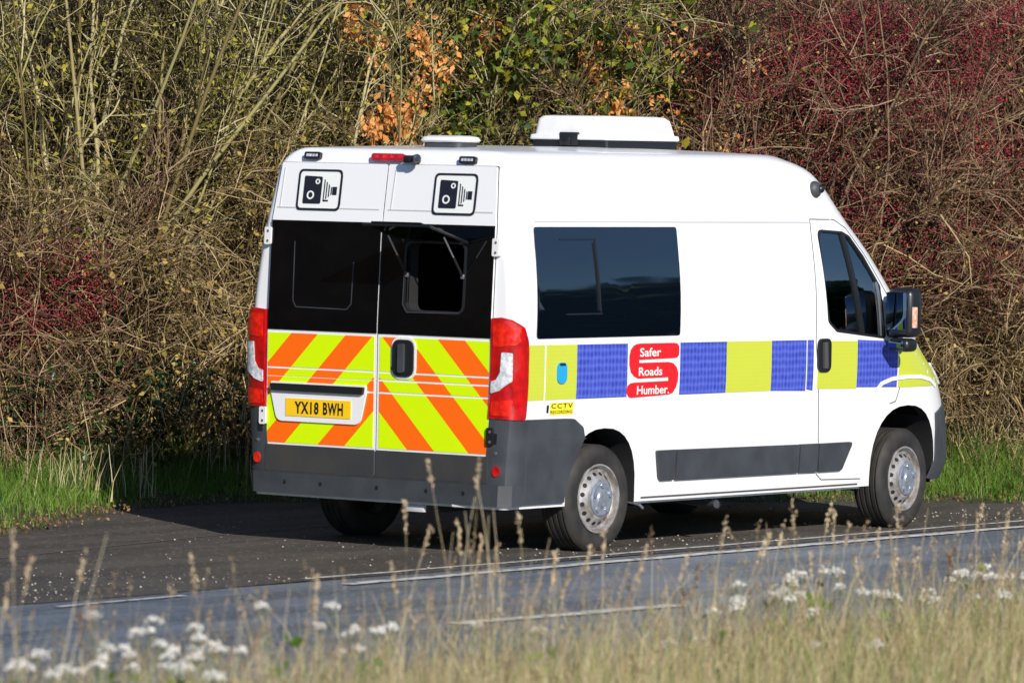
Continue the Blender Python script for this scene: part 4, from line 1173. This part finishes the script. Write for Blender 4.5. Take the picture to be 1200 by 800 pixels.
# ------------------------------------------------------------------ grass
def blades(p, h, w, lean=.35, wind=(0, 0), seg=3):
    n = len(p); a = rng.uniform(0, 2*np.pi, n)
    d = np.stack([np.cos(a), np.sin(a), np.zeros(n)], -1)*(lean*rng.uniform(.1, 1, n))[:, None]+np.array([*wind, 0])
    side = np.stack([-np.sin(a), np.cos(a), np.zeros(n)], -1)
    b2 = rng.uniform(0, np.pi, n); side = np.stack([np.cos(b2), np.sin(b2), np.zeros(n)], -1)
    V = []
    for k in range(seg+1):
        t = k/seg
        c = p+d*(h*t*t)[:, None]+np.array([0, 0, 1])*(h*(t-.15*t*t))[:, None]
        ww = (w*(1-t*.92))[:, None]
        V += [c-side*ww, c+side*ww]
    V = np.stack(V, 1); K = 2*(seg+1)
    i = np.arange(n)*K
    f = np.stack([np.stack([i+2*k, i+2*k+1, i+2*k+3, i+2*k+2], -1) for k in range(seg)], 1).reshape(-1, 4)
    return V.reshape(-1, 3), f, np.repeat(rng.uniform(0, 1, n), seg)
m_grass = tint_mat('green_grass', [(.05, .11, .015), (.09, .20, .02), (.14, .28, .03), (.20, .33, .05), (.32, .30, .12)], .5, .4)
m_dry = tint_mat('dry_grass', [(.26, .18, .08), (.44, .34, .17), (.58, .48, .26), (.68, .60, .38), (.28, .31, .08)], .6, .3)
m_straw = tint_mat('straw', [(.40, .30, .16), (.58, .48, .30), (.70, .61, .42)], .6, .2)

n = 90000
x = rng.uniform(-4.5, 12.5, n); e = edge_y(x); h_ = hedge_y(x)
y = e+.04+(h_+.5-e)*rng.uniform(0, 1, n)
keep = rng.uniform(0, 1, n) < np.clip((y-e)/.5, .12, 1); x, y, e = x[keep], y[keep], e[keep]
z = ground_z(x, y)
hh = (rng.uniform(.04, .14, len(x))+rng.gamma(1.2, .03, len(x)))*np.clip(.45+(y-e)*1.1, .4, 2.2)*(1+.4*np.sin(x*4.3+y*2)*np.sin(x*1.7+y*5))
gb = blades(np.stack([x, y, z-.01], -1), hh, rng.uniform(.0025, .005, len(x)), .7)
tag(np_mesh('verge_grass', *gb[:2], m_grass, tint=gb[2]), 'short green grass on the verge between tarmac and hedge', 'grass', kind='stuff')
# fallen leaves along the tarmac edge
n = 2600; x = rng.uniform(-5, 12, n); y = edge_y(x)+rng.normal(size=n)*.16+.08
v, f, t = leaves(np.stack([x, y, np.full(n, .02)+rng.uniform(0, .05, n)], -1), .024)
m_litter = tint_mat('leaf_litter', [(.07, .04, .02), (.16, .09, .04), (.26, .16, .07)], .8)
tag(np_mesh('fallen_leaves', v, f, m_litter, tint=t), 'brown fallen leaves along the edge of the tarmac', 'leaves', kind='stuff')
# dead stalks standing in front of the hedge
def stalk_clump(s, nn, count, h, label, spread=.22):
    c = HP(np.array([s]), np.array([nn]), .1)[0]
    z0 = float(ground_z(c[0], c[1]))
    root = empty('dead_stalk_clump', (float(c[0]), float(c[1]), z0)); tag(root, label, 'dry stalks', 'dead grass stalks in front of the hedge')
    b = np.tile(c, (count, 1)); b[:, 2] = z0; b[:, :2] += rng.normal(size=(count, 2))*spread
    P = walk(b, np.tile([.05, .0, 1.0], (count, 1))+rng.normal(size=(count, 3))*.16, rng.uniform(h*.5, h, count), 5, .07, -.01)
    q = tubes(P, rad(P, .0045, .4), 3); np_mesh('stalks', *q[:2], m_straw, root, tint=q[2])
    g = blades(b+rng.normal(size=b.shape)*np.array([.05, .05, 0]), rng.uniform(.2, .5, count), np.full(count, .004), .6)
    np_mesh('dry_blades', *g[:2], m_dry, root, tint=g[2])
stalk_clump(5.95, -.35, 34, .75, 'pale upright dead stalks rising from the grass just ahead of the front bumper')
stalk_clump(6.55, -.4, 26, .62, 'straw-coloured dead stalks near the right edge, on the sunny grass')
stalk_clump(-.75, -1.0, 40, .42, 'sunlit dead grass stalks on the verge left of the van')
stalk_clump(-1.25, -.4, 22, .6, 'thin dead stalks at the far left edge in front of the berries')
stalk_clump(.45, -.5, 14, .5, 'few shaded dead stalks in the dark grass behind the van')

# near verge: dense dry grass, seed heads and yarrow
n = 34000
x = rng.uniform(-14, 1, n); y = -6.55-rng.beta(1.0, 1.8, n)*5.5
z = ground_z(x, y)
dens = np.clip(.75+.35*np.sin(x*1.9+.5)+.2*np.sin(x*4.7+y*2), .25, 1)
kp = rng.uniform(0, 1, n) < dens; x, y, z = x[kp], y[kp], z[kp]
hh = (.12+rng.gamma(3.2, .070, len(x)))*(1+.25*np.sin(x*2.7+y)+.15*np.sin(x*6.1))*np.clip(1.0-(-8.5-x)*.05, .85, 1.0)
hh = np.minimum(hh, .72)
g1 = blades(np.stack([x, y, z], -1), hh, rng.uniform(.0014, .0032, len(x)), .75, (.10, .02))
# thin culms with small panicles standing out of the sward
n = 1500; x = rng.uniform(-14, 1, n); y = -6.6-rng.beta(1, 1.5, n)*4.2
b = np.stack([x, y, ground_z(x, y)], -1)
CU = walk(b, np.tile([.10, -.03, 1.0], (n, 1))+rng.normal(size=(n, 3))*.20, rng.uniform(.25, .62, n)*(1+.2*np.sin(x*3)), 5, .07, -.02)
g2 = tubes(CU, rad(CU, .0016, .5), 3)
k = 14; tt = rng.uniform(-.06, .03, (n, k, 1)); td = norm(CU[:, -1]-CU[:, -2])
pts = CU[:, -1][:, None]+td[:, None]*tt+rng.normal(size=(n, k, 3))*.005
lv = leaves(pts.reshape(-1, 3), .012, dirs=np.repeat(td, k, 0))
gb = merge([g1, g2])
tag(np_mesh('small_seed_heads', lv[0], lv[1], tint_mat('panicles', [(.13, .08, .05), (.28, .20, .12), (.42, .33, .21)], .8), tint=lv[2]), 'fine brown seed heads speckled over the long dry grass', 'seed heads', kind='stuff')
tag(np_mesh('long_dry_grass', *gb[:2], m_dry, tint=gb[2]), 'long dry tangled grass on the near verge along the bottom of the picture', 'grass', kind='stuff')
n = 9000; x = rng.uniform(-14, 1, n); y = -6.6-rng.uniform(0, 1, n)*4; kp = (np.sin(x*2.3+1)+np.sin(x*5.1)) > .35; x, y = x[kp], y[kp]
gb = blades(np.stack([x, y, ground_z(x, y)], -1), rng.uniform(.15, .52, len(x)), rng.uniform(.002, .0045, len(x)), .5)
tag(np_mesh('green_verge_grass', *gb[:2], m_grass, tint=gb[2]), 'green blades growing through the dry grass of the near verge', 'grass', kind='stuff')

m_seed = tint_mat('seed_heads', [(.30, .21, .12), (.46, .36, .23), (.56, .46, .31)], .8)
m_dark = tint_mat('brown_seed_heads', [(.07, .04, .025), (.13, .07, .045), (.19, .11, .07)], .8)
def tall_clump(x, y, count, h, label, lean=0.0, dark=False, sp=.16):
    z0 = float(ground_z(x, y)); root = empty('tall_grass_clump', (x, y, z0)); tag(root, label, 'grass clump', 'tall seeding grass on the near verge')
    b = np.tile([x, y, z0], (count, 1)).astype(float); b[:, :2] += rng.normal(size=(count, 2))*sp
    d = np.tile([.8*lean, -.6*lean, 1.0], (count, 1))+rng.normal(size=(count, 3))*.10
    P = walk(b, d, rng.uniform(h*.6, h, count), 6, .04, -.012)
    R_ = rad(P, .0023, .5)
    for a in range(count):
        q = tubes(P[a:a+1], R_[a:a+1], 4); np_mesh('stem', *q[:2], m_straw, root, tint=q[2])
        if rng.uniform() < .55: continue
        tip = P[a, -1]; td = norm(P[a:a+1, -1]-P[a:a+1, -2])[0]; k = 46
        pts = tip+td*rng.uniform(-.09, .05, (k, 1))+rng.normal(size=(k, 3))*.0045
        v, f, t = leaves(pts, .015, dirs=np.tile(td, (k, 1))); np_mesh('seed_head', v, f, m_dark if dark else m_seed, root, tint=t)
    g = blades(b, rng.uniform(h*.3, h*.7, count), np.full(count, .003), .35); np_mesh('blades', *g[:2], m_dry, root, tint=g[2])

# positions measured on the near verge: x along the road, y away from it
TG = [
      (-7.99, -6.9, 13, 0.97, 'tallest straw-coloured stems, standing in front of the rear bumper corner', 0.02),
      (-7.81, -7.0, 8, 0.77, 'straw stems below the right tail lamp', 0.08),
      (-8.69, -7.1, 4, 0.71, 'thin pale stems below the centre of the rear doors', 0),
      (-9.74, -7.2, 3, 0.76, 'sparse stems against the road below the left rear corner of the van', -0.1),
      (-11.52, -7.5, 5, 0.91, 'leaning stems at the far left of the near verge', 0.25),
      (-11.87, -7.8, 5, 0.71, 'reddish-brown stems in the bottom left corner', 0.05),
      (-6.79, -6.9, 7, 0.69, 'stems with drooping heads just right of the rear wheel', 0.12),
      (-6.32, -6.9, 8, 0.59, 'brown-headed stems below the rear end of the sill', 0),
      (-5.71, -6.8, 6, 0.73, 'tall stems just right of the exhaust pipe', 0.15),
      (-5.37, -6.9, 7, 0.71, 'stems just left of the front wheel', 0.05),
      (-4.62, -6.9, 7, 0.72, 'tall pale stems directly in front of the front wheel', 0),
      (-4.37, -7.0, 7, 0.50, 'short brown-headed stems below the front bumper', 0.1),
      (-3.85, -6.9, 7, 0.65, 'tall feathery stems on the grass side of the front bumper', 0.12),
      (-3.92, -7.1, 8, 0.65, 'leaning straw stems at the right edge', 0.22),
      (-7.39, -7.0, 6, 0.57, 'low straw stems below the rear wheel', 0.1),
      ]
for i, (x, y, c, h, lb, ln) in enumerate(TG): tall_clump(x, y, c, h, lb, ln, dark=(i in (5, 7, 11)))

m_white = tint_mat('yarrow_white', [(.55, .53, .46), (.72, .71, .66), (.8, .8, .77)], .8)
m_fade = tint_mat('faded_yarrow', [(.34, .28, .2), (.6, .57, .5), (.72, .7, .64)], .8)
m_stalk = mat('yarrow_stem_green', (.12, .15, .05), .7)
def yarrow(x, y, h, heads, label, fade=False):
    z0 = float(ground_z(x, y)); root = empty('yarrow_plant', (x, y, z0)); tag(root, label, 'wild flower', 'white yarrow flowering on the near verge')
    base = np.array([(1, 0, 0), (0, 1, 0), (-1, 0, 0), (0, -1, 0), (0, 0, .8), (0, 0, -.8)], float)
    fc = np.array([(0, 1, 4), (1, 2, 4), (2, 3, 4), (3, 0, 4), (1, 0, 5), (2, 1, 5), (3, 2, 5), (0, 3, 5)])
    for k in range(heads):
        g = bmesh.new()
        dx, dy = rng.normal(size=2)*.11; hk = h*rng.uniform(.86, 1.05)
        top = np.array([x+dx, y+dy, z0+hk])
        bm_tube(g, [(x+dx*.2, y+dy*.2, z0), (x+dx*.6, y+dy*.6, z0+hk*.5), tuple(top-[0, 0, .03])], [.0032, .003, .002], 4)
        rad_ = rng.uniform(.024, .042); m_ = 40
        a = rng.uniform(0, 2*np.pi, m_); rr_ = rad_*np.sqrt(rng.uniform(0, 1, m_))
        pts = top+np.stack([rr_*np.cos(a), rr_*np.sin(a), rng.normal(size=m_)*.006+.014*(1-(rr_/rad_)**2)], -1)
        v = pts[:, None]+base[None]*rng.uniform(.004, .008, (m_, 1, 1)); f = (fc[None]+np.arange(m_)[:, None, None]*6).reshape(-1, 3)
        np_mesh('flower_head', v.reshape(-1, 3), f, m_fade if fade else m_white, root, tint=np.repeat(rng.uniform(0, 1, m_), 8))
        for q in range(6):
            aa = rng.uniform(0, 6.28); bm_tube(g, [tuple(top-[0, 0, .04]), (top[0]+rad_*.7*math.cos(aa), top[1]+rad_*.7*math.sin(aa), top[2]-.004)], .0013, 3)
        link_mesh('stem', bm_mesh(g), m_stalk, root, (x, y, z0), None)
    lv = leaves(np.array([x, y, z0])+np.abs(rng.normal(size=(40, 3)))*np.array([.04, .04, h*.3]), .06); np_mesh('leaves', *lv[:2], m_grass, root, tint=lv[2])
YR = [
      (-10.32, -7.3, 0.55, 1, 'lone yarrow head standing highest against the road at the lower left'),
      (-10.84, -7.4, 0.54, 4, 'small cluster of yarrow heads upper left of the big white clump'),
      (-9.72, -7.3, 0.47, 3, 'yarrow heads against the road below the far rear wheel'),
      (-9.05, -7.2, 0.37, 4, 'loose yarrow heads left of the tallest straw stems'),
      (-10.72, -7.7, 0.46, 7, 'large bright yarrow clump near the bottom left'),
      (-11.09, -7.9, 0.38, 7, 'lowest and widest yarrow clump at the bottom left'),
      (-11.80, -7.7, 0.45, 2, 'yarrow head cut by the left edge of the view'),
      (-11.91, -7.9, 0.41, 4, 'yarrow in the bottom left corner'),
      (-11.67, -7.9, 0.42, 3, 'small yarrow just right of the bottom left corner'),
      (-11.29, -7.8, 0.42, 4, 'yarrow between the corner and the big bottom-left clump'),
      (-10.91, -8.0, 0.34, 4, 'yarrow at the foot of the big bottom-left clump, on its right'),
      (-9.73, -7.6, 0.35, 2, 'faded yarrow low down, right of the big bottom-left clump'),
      (-5.77, -7.0, 0.41, 5, 'yarrow cluster directly under the door end of the sill, highest of its patch'),
      (-5.70, -7.1, 0.35, 7, 'dense yarrow patch left of the front wheel'),
      (-6.09, -7.2, 0.34, 5, 'lower yarrow heads at the left of the dense patch'),
      (-5.38, -7.0, 0.38, 4, 'yarrow heads at the right of the dense patch'),
      (-6.42, -7.2, 0.31, 3, 'faded yarrow just right of the end of the centre dash'),
      (-4.76, -7.0, 0.33, 6, 'yarrow heads below the front wheel'),
      (-4.69, -7.1, 0.28, 4, 'lower yarrow heads below the front wheel, facing the road edge'),
      (-3.80, -6.9, 0.32, 6, 'bright yarrow patch below the front bumper'),
      (-4.04, -7.1, 0.27, 6, 'lower part of the yarrow below the front bumper'),
      (-3.65, -7.0, 0.29, 5, 'yarrow cut by the right edge of the view'),
      (-6.11, -7.7, 0.20, 4, 'lowest yarrow on the right, deep in the dry grass'),
      (-6.90, -7.3, 0.25, 2, 'pair of faded yarrow heads in the grass under the rubbing strip'),
      (-7.92, -7.3, 0.32, 3, 'faded yarrow below the rear wheel'),
      ]
for i, (x, y, h, hd, lb) in enumerate(YR): yarrow(x, y, h, hd, lb, fade=(i in (11, 16, 23, 24)))

# far side of the fields behind the camera side: a low wooded skyline that shows only in the glass
def skyline(x0, x1, y0, label):
    vs, fs, ts, o = [], [], [], 0
    cx = np.linspace(x0, x1, 60)
    P = []
    for c in cx:
        hgt = rng.uniform(10, 16); k = 230
        q = rng.normal(size=(k, 3)); q = norm(q)*rng.uniform(.5, 1, (k, 1))*np.array([3.2, 2.5, hgt*.5])+np.array([c+rng.normal(), y0+rng.normal()*3, hgt*.5])
        P.append(q)
    v, f, t = leaves(cat(P), 2.6); return tag(np_mesh('distant_trees', v, f, m_ivy, tint=t), label, 'woodland', kind='stuff')
skyline(20, 210, -72, 'far-off line of dark trees across the fields on the near side of the road')
